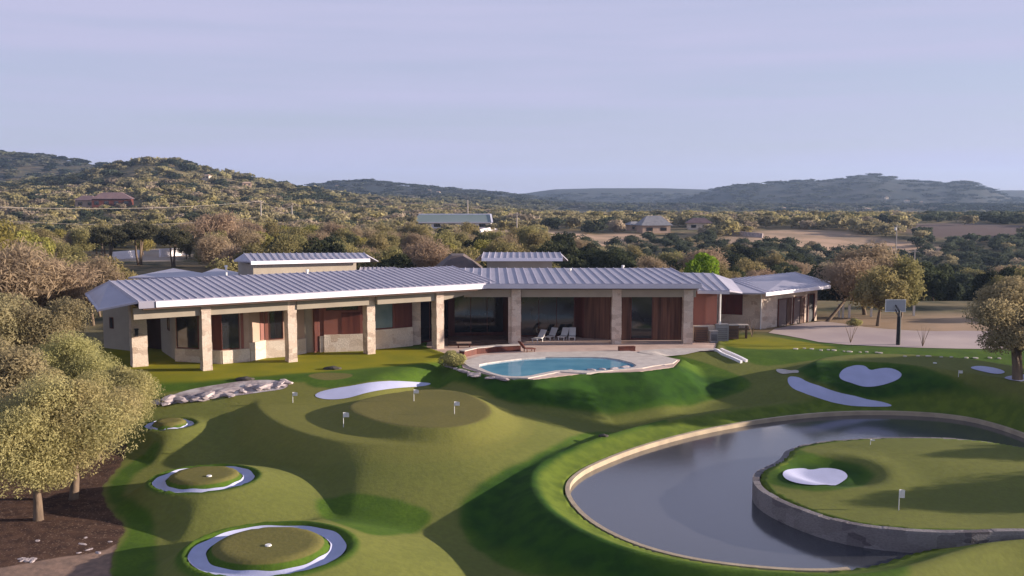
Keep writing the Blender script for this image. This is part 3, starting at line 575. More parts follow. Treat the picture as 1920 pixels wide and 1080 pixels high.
# back slope and soffits
mb = MB(); mb.slab([LP(-6, 0.8 - dep - .02, 6.76), LP(24.2, 0.8 - dep - .02, 6.76), LP(22, -14, 5.6), LP(-6, -14, 5.6)], .12); pt(mb, 'roof', M_roof, house, 'rear slope of the left wing roof')
mb = MB(); mb.slab([LP(-4.7, .75, 5.16), LP(25, .75, 5.16), LP(24, -6, 5.16), LP(-4.7, -6, 5.16)], .08); pt(mb, 'soffit', M_soffit, house)
mb = MB()
al = [0] + [(p - colsL[0]).dot(LD) for p in colsL[1:]]
for i in range(len(al) - 1): mb.hexa([LP(al[i] + .38, -.22, 4.28), LP(al[i + 1] - .38, -.22, 4.28), LP(al[i + 1] - .38, -.62, 4.28), LP(al[i] + .38, -.62, 4.28)][::-1], [LP(al[i] + .38, -.22, 5.14), LP(al[i + 1] - .38, -.22, 5.14), LP(al[i + 1] - .38, -.62, 5.14), LP(al[i] + .38, -.62, 5.14)][::-1])
mb.hexa([LP(-5.2, -.22, 4.28), LP(-.38, -.22, 4.28), LP(-.38, -.62, 4.28), LP(-5.2, -.62, 4.28)][::-1], [LP(-5.2, -.22, 5.14), LP(-.38, -.22, 5.14), LP(-.38, -.62, 5.14), LP(-5.2, -.62, 5.14)][::-1])
mb.hexa([LP(al[3] + .38, -.22, 4.28), LP(al[3] + 3.4, -.22, 4.75), LP(al[3] + 3.4, -.62, 4.75), LP(al[3] + .38, -.62, 4.28)][::-1], [LP(al[3] + .38, -.22, 5.14), LP(al[3] + 3.4, -.22, 5.14), LP(al[3] + 3.4, -.62, 5.14), LP(al[3] + .38, -.62, 5.14)][::-1])
pt(mb, 'beam', M_beam, house, 'sunlit beige beam between the left wing columns')
# right wing roof
YF = colsR[0].y - 1.1; YR = YF + 6.6
ex0 = at(850, 532, YF).x; ex1 = at(1290, 532, YF).x; rx0 = at(842, 506, YR).x; rx1 = at(1257, 507, YR).x
mb = MB(); seam_roof(mb, (ex0 - 1, YF, 5.66), (ex1 + 1.2, YF, 5.66), (rx0, YR, 6.55), (rx1, YR, 6.55), .85); pt(mb, 'roof', [M_roof, M_seam], house, 'pool wing roof plane facing the pool')
mb = MB(); mb.slab([(rx0, YR + .02, 6.53), (rx1, YR + .02, 6.53), (rx1 + 1.5, YR + 7, 5.6), (rx0, YR + 7, 5.6)], .12); pt(mb, 'roof', M_roof, house, 'rear slope of the pool wing roof')
mb = MB(); mb.box(((ex0 + ex1 + 1.2) / 2 + 1.3, YF - .06, 5.42), (ex1 + 1.2 - ex0 - 2.6, .12, .36)); pt(mb, 'fascia', M_seam, house, 'pool wing fascia, its bluish shade painted in lavender')  # white trim in shade, the bluish shade put into its colour
mb = MB(); mb.slab([(ex0 + 2.5, YF + .2, 5.2), (ex1 + 1, YF + .2, 5.2), (ex1 + 1, YF + 7, 5.2), (ex0 + 2.5, YF + 7, 5.2)], .08); pt(mb, 'soffit', M_soffit, house)
mb = MB(); yb = colsR[0].y + .35; x0 = at(870, 550, yb).x
for xa, xb in ((x0, colsR[0].x - .45), (colsR[0].x + .45, colsR[1].x - .45), (colsR[1].x + .45, colsR[2].x - .45), (colsR[2].x + .45, ex1 + 1.0)): mb.box(((xa + xb) / 2, yb + .2, 4.72), (xb - xa, .5, .80))
pt(mb, 'beam', M_beam, house, 'shaded grey beige beam over the pool terrace')
# facade helper
def facade(p0, p1, spec, z0=0.0, z1=5.1, th=0.3, base=M_tan, name='wall', label=None):
    p0 = Vector((p0[0], p0[1], 0)); p1 = Vector((p1[0], p1[1], 0)); d = (p1 - p0); L = d.length; d.normalize(); nn = Vector((d.y, -d.x, 0))
    mb = MB(); q = [p0, p1, p1 - nn * th, p0 - nn * th]; mb.hexa([v + Vector((0, 0, z0)) for v in q], [v + Vector((0, 0, z1)) for v in q]); wl = pt(mb, name, base, house, label)
    for (u0, u1, v0, v1, mat, nm) in spec:
        pr = {'wainscot': .16, 'window': .02, 'panel': .05, 'frame': .08, 'door': .04}.get(nm, .05)
        a = p0 + d * (u0 * L); b_ = p0 + d * (u1 * L); q = [a + nn * pr, b_ + nn * pr, b_ + nn * .003, a + nn * .003]
        mb = MB(); mb.hexa([v + Vector((0, 0, v0)) for v in q], [v + Vector((0, 0, v1)) for v in q]); w_ = pt(mb, nm, mat, house)
        if nm == 'window':
            mb = MB(); fw = .07; o1 = nn * (pr + .05)
            A, B = a + nn * (pr + .004), b_ + nn * (pr + .004)
            mb.bar(A + Vector((0, 0, v0 + fw / 2)), B + Vector((0, 0, v0 + fw / 2)), .05, fw); mb.bar(A + Vector((0, 0, v1 - fw / 2)), B + Vector((0, 0, v1 - fw / 2)), .05, fw)
            nmul = max(2, int((b_ - a).length / 1.3) + 1)
            for k in range(nmul):
                c_ = A.lerp(B, k / (nmul - 1)); mb.bar(c_ + Vector((0, 0, v0 + fw)), c_ + Vector((0, 0, v1 - fw)), fw, .05)
            sub(mb, 'frame', M_dred, w_, house)
    return wl
ws = lambda u0=0, u1=1, h=1.05: (u0, u1, -.05, h, M_stone2, 'wainscot')
p = lambda a, b: P(a, b, 0)
facade(p(195, 652), p(262, 660), [(.2, .3, 1.8, 2.8, M_glass, 'window')], base=M_beam, z1=4.6)
facade(p(274, 652), p(312, 656), [], base=M_soffit)  # back of the passage, a beige wall with its shade painted dark
facade(p(303, 658), p(331, 677), [(.5, .62, 2.2, 3.9, M_glass, 'window')], base=M_beam)
facade(p(331, 677), p(417, 682), [ws(), (.03, .50, 1.1, 4.6, M_glass, 'window'), (.50, .78, 1.1, 4.6, M_dred, 'panel'), (.80, 1, 1.1, 4.6, M_dred, 'panel')], base=M_tan)
facade(p(417, 682), p(468, 677), [ws(), (.0, .64, 1.1, 4.6, M_glass, 'window'), (.70, .80, 1.1, 4.6, M_red, 'panel')], base=M_tan)
facade(p(468, 677), p(497, 671), [ws(h=1.5), (.72, .95, 1.55, 4.7, M_red, 'panel')], base=M_tan)
facade(p(497, 671), p(541, 668), [ws(h=1.4), (.02, .16, 1.5, 4.6, M_red, 'panel'), (.22, .78, 1.5, 4.6, M_glass, 'window')], base=M_tan)
facade(p(541, 668), p(572, 662), [ws(h=1.3)], base=M_tan)
facade(p(560, 662), p(592, 660), [(.1, .8, 0.1, 4.2, M_beam, 'door')], base=M_tan)
facade(p(590, 661), p(612, 659), [(.0, .4, .1, 4.6, M_dred, 'panel'), ws(.42, 1, 1.4)], base=M_red)
facade(p(608, 660), p(700, 657), [ws(h=1.5), (.05, .70, 3.55, 4.3, M_glass, 'window'), (.36, .74, 1.5, 3.4, M_dred, 'panel')], base=M_red)
facade(p(700, 655), p(773, 648), [ws(h=1.7), (.05, .50, 1.75, 4.6, M_teal, 'window'), (.55, 1, 1.75, 4.6, M_dred, 'panel')], base=M_red)
mb = MB(); q = p(779, 646); mb.box((q.x, q.y + .2, 2.5), (.8, .8, 5.2), .3); pt(mb, 'pilaster', M_stone, house)
facade(p(786, 645), p(842, 634), [(.02, .98, .1, 4.6, M_glass, 'window')], base=M_dred)
facade(p(838, 631), p(946, 629), [(.02, .12, .1, 4.7, M_dred, 'panel'), (.13, .98, .3, 4.7, M_glass, 'window')], base=M_dred)
facade(p(944, 629), p(956, 645), [], base=M_dred)
facade(p(953, 646), p(968, 646), [], base=M_stone)
facade(p(975, 632), p(1078, 631), [(.02, .98, .1, 4.7, M_glass, 'window')], base=M_dred)
facade(p(1078, 631), p(1092, 634), [], base=M_dred)
facade(p(1092, 634), p(1152, 638), [(.06, .96, .05, 4.8, M_wood, 'panel')], base=M_dred)
facade(p(1152, 638), p(1292, 638), [(.04, .20, .1, 4.8, M_wood, 'panel'), (.22, .50, .1, 4.6, M_glass, 'window'), (.52, .74, .1, 4.8, M_wood, 'panel'), (.76, .97, .1, 4.6, M_wood, 'panel')], base=M_wood)
# steps of the sunken terrace
mb = MB()
for i in range(3): mb.slab([P(840, 648 - i * 4, .12 * (i + 1)), P(955, 645 - i * 4, .12 * (i + 1)), P(955, 628, .12 * (i + 1)), P(840, 630, .12 * (i + 1))], .12)
pt(mb, 'terrace_step', M_soffit, house)
# side wing with red wall
a0 = p(1290, 641); a1 = p(1343, 640)
facade(a0, a1, [ws(h=1.55)], base=M_red, z1=4.65)
mb = MB(); q = a1 + Vector((.25, -.15, 0)); mb.tube([(q.x, q.y, .1), (q.x, q.y, 4.6)], [.09, .09], 8); mb.box((q.x, q.y, 1.2), (.22, .22, 1.4)); pt(mb, 'downpipe', M_white, house)
e0 = at(1308, 545, a0.y - .7); e1 = at(1368, 546, a0.y - .7); e0.z = e1.z = 4.85; f0 = at(1262, 511, 97); f1 = at(1336, 512, 97)
mb = MB(); seam_roof(mb, e0, e1, f0, f1, .6, .14); mb.slab([e1, f1, at(1372, 524, 99), at(1392, 548, 92)], .12); pt(mb, 'roof', [M_roof, M_seam], house, 'small lower roof between the pool wing and garage')
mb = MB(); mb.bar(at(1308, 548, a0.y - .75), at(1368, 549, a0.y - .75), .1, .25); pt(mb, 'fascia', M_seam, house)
# clerestories
def clerestory(pf0, pf1, pt0, pt1, wz, wallmat, Ys, left=None, lab=None):
    A = at(*pf0, Ys[0]); B = at(*pf1, Ys[1]); C_ = at(*pt0, Ys[2]); D_ = at(*pt1, Ys[3])
    mb = MB(); seam_roof(mb, A, B, C_, D_, .6, .14)
    if left: mb.slab([A, C_, at(*left, (Ys[0] + Ys[2]) / 2 + 1.5)], .12)
    mb.slab([C_, D_, D_ + Vector((1, 3, -1)), C_ + Vector((-1, 3, -1))], .1)
    rf = pt(mb, 'roof', [M_roof, M_seam], house, lab)
    d = (B - A).normalized(); nrm = Vector((d.y, -d.x, 0)).normalized()
    mb = MB(); mb.bar(A - Vector((0, 0, .14)) + nrm * .06, B - Vector((0, 0, .14)) + nrm * .06, .1, .30); sub(mb, 'fascia', M_fascia, rf, house)
    ia = A + d * .5 - nrm * .8; ib = B - d * 1.0 - nrm * .8; q = [ia, ib, ib - nrm * 4, ia - nrm * 4]
    mb = MB(); mb.hexa([Vector((v.x, v.y, wz)) for v in q], [Vector((v.x, v.y, min(A.z, B.z) - .14)) for v in q]); pt(mb, 'clerestory_wall', wallmat, house)
clerestory((470, 490), (693, 485), (457, 475), (682, 474), 6.0, M_beam, (83.5, 90, 87.2, 94), left=(438, 488), lab='raised clerestory roof over the left wing')
clerestory((903, 484), (1055, 484), (907, 473), (1050, 473), 5.8, M_beam, (94.5, 94.5, 97.5, 97.5), lab='raised clerestory roof over the pool wing')
mb = MB(); A = [at(818, 512, 95), at(900, 512, 95), at(905, 512, 103), at(815, 512, 103)]; B = [at(847, 478, 97.5), at(868, 478, 97.5), at(870, 478, 101), at(846, 478, 101)]
for v in A: v.z = 5.8
for v in B: v.z = at(850, 479, 97.5).z
mb.hexa(A, B); pt(mb, 'roof', M_darkroof, house, 'dark shingled pyramid roof behind the wings')
mb = MB()
for pts_ in ([(240, 520, 84), (325, 503, 92), (380, 512, 92), (430, 520, 84)], [(360, 518, 86), (405, 503, 94), (478, 516, 94), (490, 520, 86)]): mb.slab([at(*q) for q in pts_], .12)
pt(mb, 'roof', M_roof, house, 'shaded grey hip roofs behind the left ridge')
mb = MB(); seam_roof(mb, at(672, 513, 91), at(765, 511, 93.5), at(676, 501, 93), at(738, 501, 95.5), .6, .12); pt(mb, 'roof', [M_roof, M_seam], house, 'small roof beside the left clerestory')
for (px, py, Y) in ((424, 506, 84), (576, 514, 82.5), (1069, 511, 90), (1168, 505, 92)):
    q = at(px, py, Y); mb = MB(); mb.tube([q - Vector((0, 0, .5)), q + Vector((0, 0, .25))], [.09, .09], 8); mb.tube([q + Vector((0, 0, .25)), q + Vector((0, 0, .4))], [.15, .13], 8); pt(mb, 'roof_vent', M_white, house)

# ------------------------------------------------------------------ garage
M_gdoor = noise_mat('garage_door_brown', (0.15, 0.115, 0.115), (0.19, 0.145, 0.14), 1.0, rough=.6)
gar = empty('garage', P(1425, 617, 0), 'stone garage with metal roof and three tall door openings at the end of the driveway', 'garage')
g0 = P(1427, 617, 0); g1 = P(1531, 601, 0); d = (g1 - g0).normalized(); nn = Vector((d.y, -d.x, 0)); L = (g1 - g0).length
mb = MB(); q = [g0, g1, g1 - nn * 7, g0 - nn * 7]; mb.hexa([v + Vector((0, 0, -.2)) for v in q], [v + Vector((0, 0, 3.62)) for v in q]); gw = pt(mb, 'wall', M_stone, gar)
for (u0, u1, za, lab) in ((.28, .50, 2.75, None), (.55, .74, 2.75, None), (.82, .93, 2.9, None)):
    a = g0 + d * (u0 * L); b_ = g0 + d * (u1 * L); mid = g0 + d * ((u1 - .07) * L)
    mb = MB(); q = [a + nn * .03, b_ + nn * .03, b_ + nn * .003, a + nn * .003]; mb.hexa([v + Vector((0, 0, 0)) for v in q], [v + Vector((0, 0, za)) for v in q]); dr = pt(mb, 'door', M_gdoor if u0 < .8 else M_black, gar)
    mb = MB()
    for s0, s1 in ((a - d * .08, a + d * .04), (b_ - d * .04, b_ + d * .08)):
        q = [s0 + nn * .14, s1 + nn * .14, s1 + nn * .035, s0 + nn * .035]; mb.hexa([v for v in q], [v + Vector((0, 0, za + .1)) for v in q])
    q = [a + d * .04 + nn * .14, b_ - d * .04 + nn * .14, b_ - d * .04 + nn * .035, a + d * .04 + nn * .035]; mb.hexa([v + Vector((0, 0, za)) for v in q], [v + Vector((0, 0, za + .1)) for v in q])
    sub(mb, 'frame', M_dred, dr, gar)
    if u0 < .8:
        mb = MB(); q = [mid + nn * .10, b_ - d * .04 + nn * .10, b_ - d * .04 + nn * .032, mid + nn * .032]; mb.hexa([v for v in q], [v + Vector((0, 0, za - .02)) for v in q]); sub(mb, 'door_leaf', M_soffit, dr, gar)
# side wall to the left
s1_ = g0 - nn * .0; s0_ = P(1346, 613, 0)
d2 = (s1_ - s0_).normalized(); n2 = Vector((d2.y, -d2.x, 0)); q = [s0_, s1_ - d2 * .02, s1_ - d2 * .02 - n2 * .3, s0_ - n2 * .3]
mb = MB(); mb.hexa([v + Vector((0, 0, -.2)) for v in q], [v + Vector((0, 0, 3.62)) for v in q]); pt(mb, 'wall', M_stone, gar, 'shaded side wall of the garage')
L2 = (s1_ - s0_).length; a = s0_ + d2 * .1; b_ = s0_ + d2 * (.56 * L2); q = [a + n2 * .05, b_ + n2 * .05, b_ + n2 * .003, a + n2 * .003]
mb = MB(); mb.hexa([v + Vector((0, 0, 1.35)) for v in q], [v + Vector((0, 0, 3.5)) for v in q]); wn = pt(mb, 'window', M_crimson, gar)
mb = MB()
for k in range(4): c_ = a.lerp(b_, k / 3) + n2 * .06; mb.bar(c_ + Vector((0, 0, 1.35)), c_ + Vector((0, 0, 3.5)), .07, .04)
sub(mb, 'frame', M_dred, wn, gar)
mb = MB(); mb.tube([(g0.x - .1, g0.y - .12, 0), (g0.x - .1, g0.y - .12, 3.6)], [.07, .07], 6); pt(mb, 'downpipe', M_white, gar)
E0 = P(1435, 549, 3.95); E1 = P(1556, 535, 3.95); RR = at(1490, 510, 106.5); RL = at(1363, 523, 103); EL = P(1342, 549, 3.95)
mb = MB(); seam_roof(mb, E0, E1, RL, RR, .7, .14); mb.slab([E0 + Vector((-.01, 0, 0)), RL + Vector((-.01, 0, 0)), EL], .14)
mb.slab([E1 + Vector((.01, .02, 0)), RR + Vector((.01, .02, 0)), RR + Vector((6, 6, -1.6))], .14); mb.slab([RL + Vector((0, .02, 0)), RR + Vector((0, .02, 0)), RR + Vector((-2, 6, -1.4)), RL + Vector((-2, 6, -1.4))], .14)
pt(mb, 'roof', [M_roof, M_seam], gar)
dd = (E1 - E0).normalized(); nn2 = Vector((dd.y, -dd.x, 0))
mb = MB(); mb.bar(E0 + nn2 * .06 - Vector((0, 0, .15)), E1 + nn2 * .06 - Vector((0, 0, .15)), .1, .34); pt(mb, 'fascia', M_fascia, gar)

# ------------------------------------------------------------------ terrace objects
def chaise(loc, rz, lab, grp, first=[None]):
    if first[0] is None:
        r = empty('chaise_lounge', (0, 0, 0), lab, 'lounge chair', grp)
        mb = MB(); mb.bar((0, -.95, .34), (0, .1, .34), .62, .07); o = pt(mb, 'seat', M_white, r)
        mb = MB(); mb.bar((0, .12, .35), (0, .72, 1.0), .62, .07); pt(mb, 'backrest', M_white, r)
        for sx in (-.26, .26):
            for y_ in (-.8, .05):
                mb = MB(); mb.bar((sx, y_, 0), (sx, y_, .31), .06, .06); pt(mb, 'leg', M_white, r)
        first[0] = r; o = r
    else: o = copy_tree(first[0])
    o.location = loc; o.rotation_euler = (0, 0, rz); o['label'] = lab; return o
for (px, py, rz, lab) in ((1012, 640, -.6, 'leftmost white chaise lounge on the pool terrace, nearest the stone column'), (1034, 636, -.5, 'second white chaise lounge from the left on the pool terrace'), (1057, 636, -.35, 'third white chaise lounge from the left on the pool terrace'), (1073, 636, -.1, 'rightmost and brightest white chaise lounge on the pool terrace')):
    q = P(px, py, .03); chaise((q.x, q.y, .03), rz + math.pi * 0, lab, 'white lounge chairs under the pool wing roof')
# dark folded chair
q = P(992, 659, .03); r = empty('patio_recliner', q, 'dark low recliner on the paving between column and pool', 'chair', rz=.5)
mb = MB(); mb.bar((-.5, -.1, .32), (.45, -.1, .25), .6, .08); o = mb.build('seat', M_dred, origin=(0, 0, 0)); o.parent = r
mb = MB(); mb.bar((-.5, -.1, .32), (-1.0, -.1, .95), .6, .08); o = mb.build('backrest', M_dred, origin=(0, 0, 0)); o.parent = r
for sx in (-.4, .35):
    for sy in (-.35, .15): mb = MB(); mb.bar((sx, sy, 0), (sx, sy, .25), .06, .06); o = mb.build('leg', M_dred, origin=(0, 0, 0)); o.parent = r
# bench
q = P(870, 652, .03); r = empty('wooden_bench', q, 'low wooden bench on the terrace right of the fourth column', 'bench', rz=.1)
mb = MB(); mb.box((0, 0, .45), (1.3, .5, .09)); o = mb.build('seat', M_tan, origin=(0, 0, 0)); o.parent = r
for sx in (-.5, .5): mb = MB(); mb.box((sx, 0, .2), (.1, .42, .4)); o = mb.build('leg', M_dred, origin=(0, 0, 0)); o.parent = r
# low curved planter wall
mb = MB(); pts = [P(866, 668, .1), P(890, 662, .1), P(930, 658, .1), P(975, 656, .1)]
for i in range(3): mb.bar((pts[i].x, pts[i].y, .25), (pts[i + 1].x, pts[i + 1].y, .25), .5, .55)
o = mb.build('low_wall', [M_dred]); tag(o, 'low curved reddish stone wall between the terrace and pool', 'low wall')
mb = MB()
for i in range(3): mb.bar((pts[i].x, pts[i].y, .56), (pts[i + 1].x, pts[i + 1].y, .56), .62, .07)
c_ = mb.build('wall_cap', M_coping, origin=(0, 0, 0)); c_.parent = o
mb = MB(); pts2 = [P(1160, 657, .1), P(1190, 656, .1)]; mb.bar((pts2[0].x, pts2[0].y, .2), (pts2[1].x, pts2[1].y, .2), .4, .35); mb.bar((pts2[0].x, pts2[0].y, .40), (pts2[1].x, pts2[1].y, .40), .5, .06)
tag(mb.build('stone_seat', M_dred), 'small dark stone seat on the paving right of the middle pool column', 'stone seat')
# outdoor units by the side wing
for i, (px, py, w_, h_, mt, lab) in enumerate(((1313, 641, 1.2, 1.35, M_soffit, 'brown boxed outdoor unit right of the last pool column'), (1337, 643, .7, 1.0, M_galv, 'small grey outdoor unit by the white downpipe'), (1352, 640, 1.2, 1.5, M_galv, 'dark grey outdoor unit in front of the garage side wall'), (1372, 636, 1.1, 1.25, M_soffit, 'dark brown outdoor cabinet nearest the garage lawn'))):
    q = P(px, py, 0); r = empty('outdoor_unit', q, lab, 'outdoor unit', 'outdoor units beside the house')
    mb = MB(); mb.box((0, 0, h_ / 2 + .08), (w_, .8, h_)); o = mb.build('casing', mt, origin=(0, 0, 0)); o.parent = r
    mb = MB(); mb.box((0, 0, h_ + .11), (w_ + .08, .88, .06)); o = mb.build('lid', M_galv, origin=(0, 0, 0)); o.parent = r
    mb = MB()
    for k in range(6): mb.box((0, -.41, .3 + k * (h_ - .4) / 6), (w_ * .8, .02, .05))
    o = mb.build('grille', M_black, origin=(0, 0, 0)); o.parent = r
q = P(1385, 634, 0); r = empty('counter_table', q, 'outdoor counter with pale top beside the dark outdoor units', 'counter')
mb = MB(); mb.box((0, 0, 1.28), (1.7, .6, .08)); o = mb.build('table_top', M_coping, origin=(0, 0, 0)); o.parent = r
for sx in (-.7, .7): mb = MB(); mb.box((sx, 0, .62), (.1, .5, 1.24)); o = mb.build('leg', M_soffit, origin=(0, 0, 0)); o.parent = r
# garden steps with white edges (right of the deck)
for (A, B, lab) in (((1340, 658), (1390, 681), 'left white stair edging going down the lawn from the terrace'), ((1352, 657), (1400, 679), 'right white stair edging going down the lawn from the terrace')):
    a = G(*A); b_ = G(*B); mb = MB(); nseg = 8
    for k in range(nseg):
        u = a.lerp(b_, k / nseg); v_ = a.lerp(b_, (k + 1) / nseg); u.z = h1(u.x, u.y) + .10; v_.z = h1(v_.x, v_.y) + .10; mb.bar(u, v_, .22, .22)
    tag(mb.build('stair_edging', M_fascia), lab, 'stair edging', 'white stair edgings')
# terrace path
sheet(GP([(1185, 661), (1250, 655), (1345, 655), (1352, 660), (1300, 662), (1235, 668)], 1), 'stone_path', M_coping, 0.10, res=.4)

# basketball hoop
q = G(1684, 647); r = empty('basketball_hoop', q, 'black padded basketball pole with clear white-framed backboard beside the driveway', 'basketball hoop')
mb = MB(); mb.tube([(0, 0, 0), (0, 0, 2.6)], [.2, .18], 10); mb.tube([(0, 0, 2.6), (0.05, .1, 3.1)], [.12, .12], 8); o = mb.build('pole', M_black, origin=(0, 0, 0)); o.parent = r
mb = MB(); mb.bar((0.05, .1, 3.0), (.05, 1.0, 3.5), .1, .1); mb.bar((0, .1, 2.5), (.05, 1.0, 3.1), .08, .08); o = mb.build('arm', M_black, origin=(0, 0, 0)); o.parent = r
M_acr = noise_mat('acrylic_backboard', (.34, .35, .40), (.38, .39, .44), 1, rough=.2, spec=.6)
mb = MB(); mb.box((.05, 1.05, 3.45), (1.75, .04, 1.02)); bb = mb.build('backboard', M_acr, origin=(0, 0, 0)); bb.parent = r
mb = MB()
for s in (-1, 1): mb.box((.05 + s * .90, 1.05, 3.45), (.06, .07, 1.14)); mb.box((.05, 1.05, 3.45 + s * .54), (1.74, .07, .06))
o = mb.build('frame', M_white, origin=(0, 0, 0)); o.parent = bb
mb = MB(); mb.tube([(.05 + .23 * math.cos(a), 1.38 + .23 * math.sin(a), 3.05) for a in [k * math.pi / 6 for k in range(13)]], [.02] * 13, 6, False); o = mb.build('rim', M_red, origin=(0, 0, 0)); o.parent = r

# flags
def flag(px, py_base, hh, lab, fl=(.34, .26), grp='white golf flags'):
    q = G(px, py_base); r = empty('golf_flag', q, lab, 'golf flag', grp)
    mb = MB(); mb.tube([(0, 0, 0), (0, 0, hh)], [.022, .018], 6); o = mb.build('flagstick', M_white, origin=(0, 0, 0)); o.parent = r
    mb = MB(); w_, h_ = fl; mb.add([(0.0, .0, hh), (w_ * .5, .05, hh - .02), (w_, -.03, hh - .03), (w_, -.03, hh - h_), (w_ * .5, .05, hh - h_ - .02), (0, 0, hh - h_)], [(0, 5, 4, 1), (1, 4, 3, 2)])
    mb.add([(0.0, .012, hh), (w_ * .5, .062, hh - .02), (w_, -.018, hh - .03), (w_, -.018, hh - h_), (w_ * .5, .062, hh - h_ - .02), (0, .012, hh - h_)], [(1, 4, 5, 0), (2, 3, 4, 1)])
    o = mb.build('flag_cloth', M_white, origin=(0, 0, 0)); o.parent = r
flag(644, 801, .95, 'golf flag at the front edge of the big raised green', (.36, .30))
flag(776, 752, .80, 'golf flag at the back of the raised green by the large bunker')
flag(852, 776, .80, 'golf flag on the right side of the raised green')
flag(549, 755, .75, 'golf flag left of the large bunker on the mound')
flag(1685, 957, 1.05, 'golf flag on the island green in the pond', (.26, .42))
flag(1797, 707, .5, 'tiny golf flag on the lit rise right of the heart bunker', (.3, .22))
flag(1632, 834, .35, 'short marker flag at the far edge of the island', (.25, .1))
for (px, py, lab) in ((503, 1023, 'white cup marker in the middle of the largest ring green'), (392, 893, 'white cup marker in the middle of the smaller ring green'), (1753, 681, 'white marker on the lawn right of the heart bunker')):
    q = G(px, py); mb = MB(); mb.tube([q + Vector((0, 0, -.05)), q + Vector((0, 0, .05))], [.16, .13], 12); tag(mb.build('cup_marker', M_white), lab, 'marker', 'white cup markers')
# stepping stones
random.seed(5)
for k, (px, py) in enumerate([(1490 + i * 15, 654 + i * .75) for i in range(12)] + [(1700 + i * 22, 668 + i * .5) for i in range(9)]):
    q = G(px + random.uniform(-4, 4), py + random.uniform(-1.2, 1.2)); mb = MB(); s = random.uniform(.10, .24); mb.slab([(q.x + s * math.cos(a) * random.uniform(.8, 1.2), q.y + s * math.sin(a) * .8, q.z + .07) for a in [j * math.pi / 3.5 for j in range(7)]], .12)
    tag(mb.build('stepping_stone', M_coping, origin=q), 'small pale stepping stone on the lawn below the driveway' if px < 1690 else 'small pale stepping stone near the right hand oak', 'stone', 'stepping stones across the upper lawn' if px < 1690 else 'stepping stones near the right oak')

# ------------------------------------------------------------------ rocks
def rock_mesh(seed, sc):
    rnd = random.Random(seed); import bmesh
    bm = bmesh.new(); bmesh.ops.create_icosphere(bm, subdivisions=2, radius=1)
    off = Vector((rnd.random() * 50, rnd.random() * 50, 0))
    for v in bm.verts:
        k = 1 + .45 * noise.noise(v.co * 1.3 + off) + .15 * noise.noise(v.co * 3.5 + off); v.co = Vector((v.co.x * sc[0] * k, v.co.y * sc[1] * k, v.co.z * sc[2] * k))
    me = bpy.data.meshes.new('rock'); bm.to_mesh(me); bm.free(); me.materials.append(M_rock); return me
RK = [rock_mesh(i, s) for i, s in enumerate([(.9, .5, .24), (.65, .5, .2), (1.2, .5, .2), (.5, .4, .2)])]
random.seed(11)
def put_rock(px, py, lab, grp, s=1.0, k=None):
    q = G(px, py); o = bpy.data.objects.new('rock', RK[k if k is not None else random.randrange(4)]); COL.objects.link(o); o.location = (q.x, q.y, q.z - .05 * s); o.rotation_euler = (0, 0, random.uniform(0, 6)); o.scale = (s, s, s * .7); tag(o, lab, 'rock', grp)
for i in range(34):
    s = random.random(); px = 305 + s * 230; py = 752 - s * 33 + random.uniform(-7, 7) * (1 - abs(s - .6))
    put_rock(px, py, 'pale limestone rock in the dry stream bed', 'rocks of the dry stream bed', random.uniform(.6, 1.35))
put_rock(298, 752, 'single pale rock at the left tip of the dry stream bed', None, 1.0, 1)
for i in range(10): put_rock(835 + i * 7, 684 + i * 2.2, 'grey boulder beside the round shrub by the pool', 'boulders at the left pool end', random.uniform(.4, .8))
for i in range(16): put_rock(920 + i * 21, 711 - 1.6 * i + random.uniform(-1, 2) + 6 * math.exp(-((i - 3) / 2) ** 2) - 4, 'pale ledge rock edging the front of the pool', 'rocks along the pool front', random.uniform(.45, .8))
for i in range(7): put_rock(random.uniform(10, 230), random.uniform(1000, 1040), 'small stone lying on the brown mulch', 'stones on the mulch', .25)
for i in range(6): put_rock(40 + i * 5, 1046 + i * 1 + random.uniform(-4, 4), 'pale rock at the corner of the gravel path', 'pale rocks at the gravel path corner', .3)

M_drock = noise_mat('dark_rock', (0.05, 0.045, 0.04), (0.09, 0.08, 0.07), 2, rough=.9, bump=.5)
for (px, py, lb_) in ((458, 712, 'dark rock on the lawn above the dry stream bed'), (622, 692, 'small dark rock on the lawn between the third column and the bunker'), (1131, 818, 'tiny dark rock on the fairway left of the pond')):
    q = G(px, py); o = bpy.data.objects.new('rock', RK[1].copy()); o.data.materials.clear(); o.data.materials.append(M_drock); COL.objects.link(o); o.location = (q.x, q.y, q.z); o.scale = (1.1, .9, 1.3) if px < 1000 else (.5, .5, .8); tag(o, lb_, 'rock')
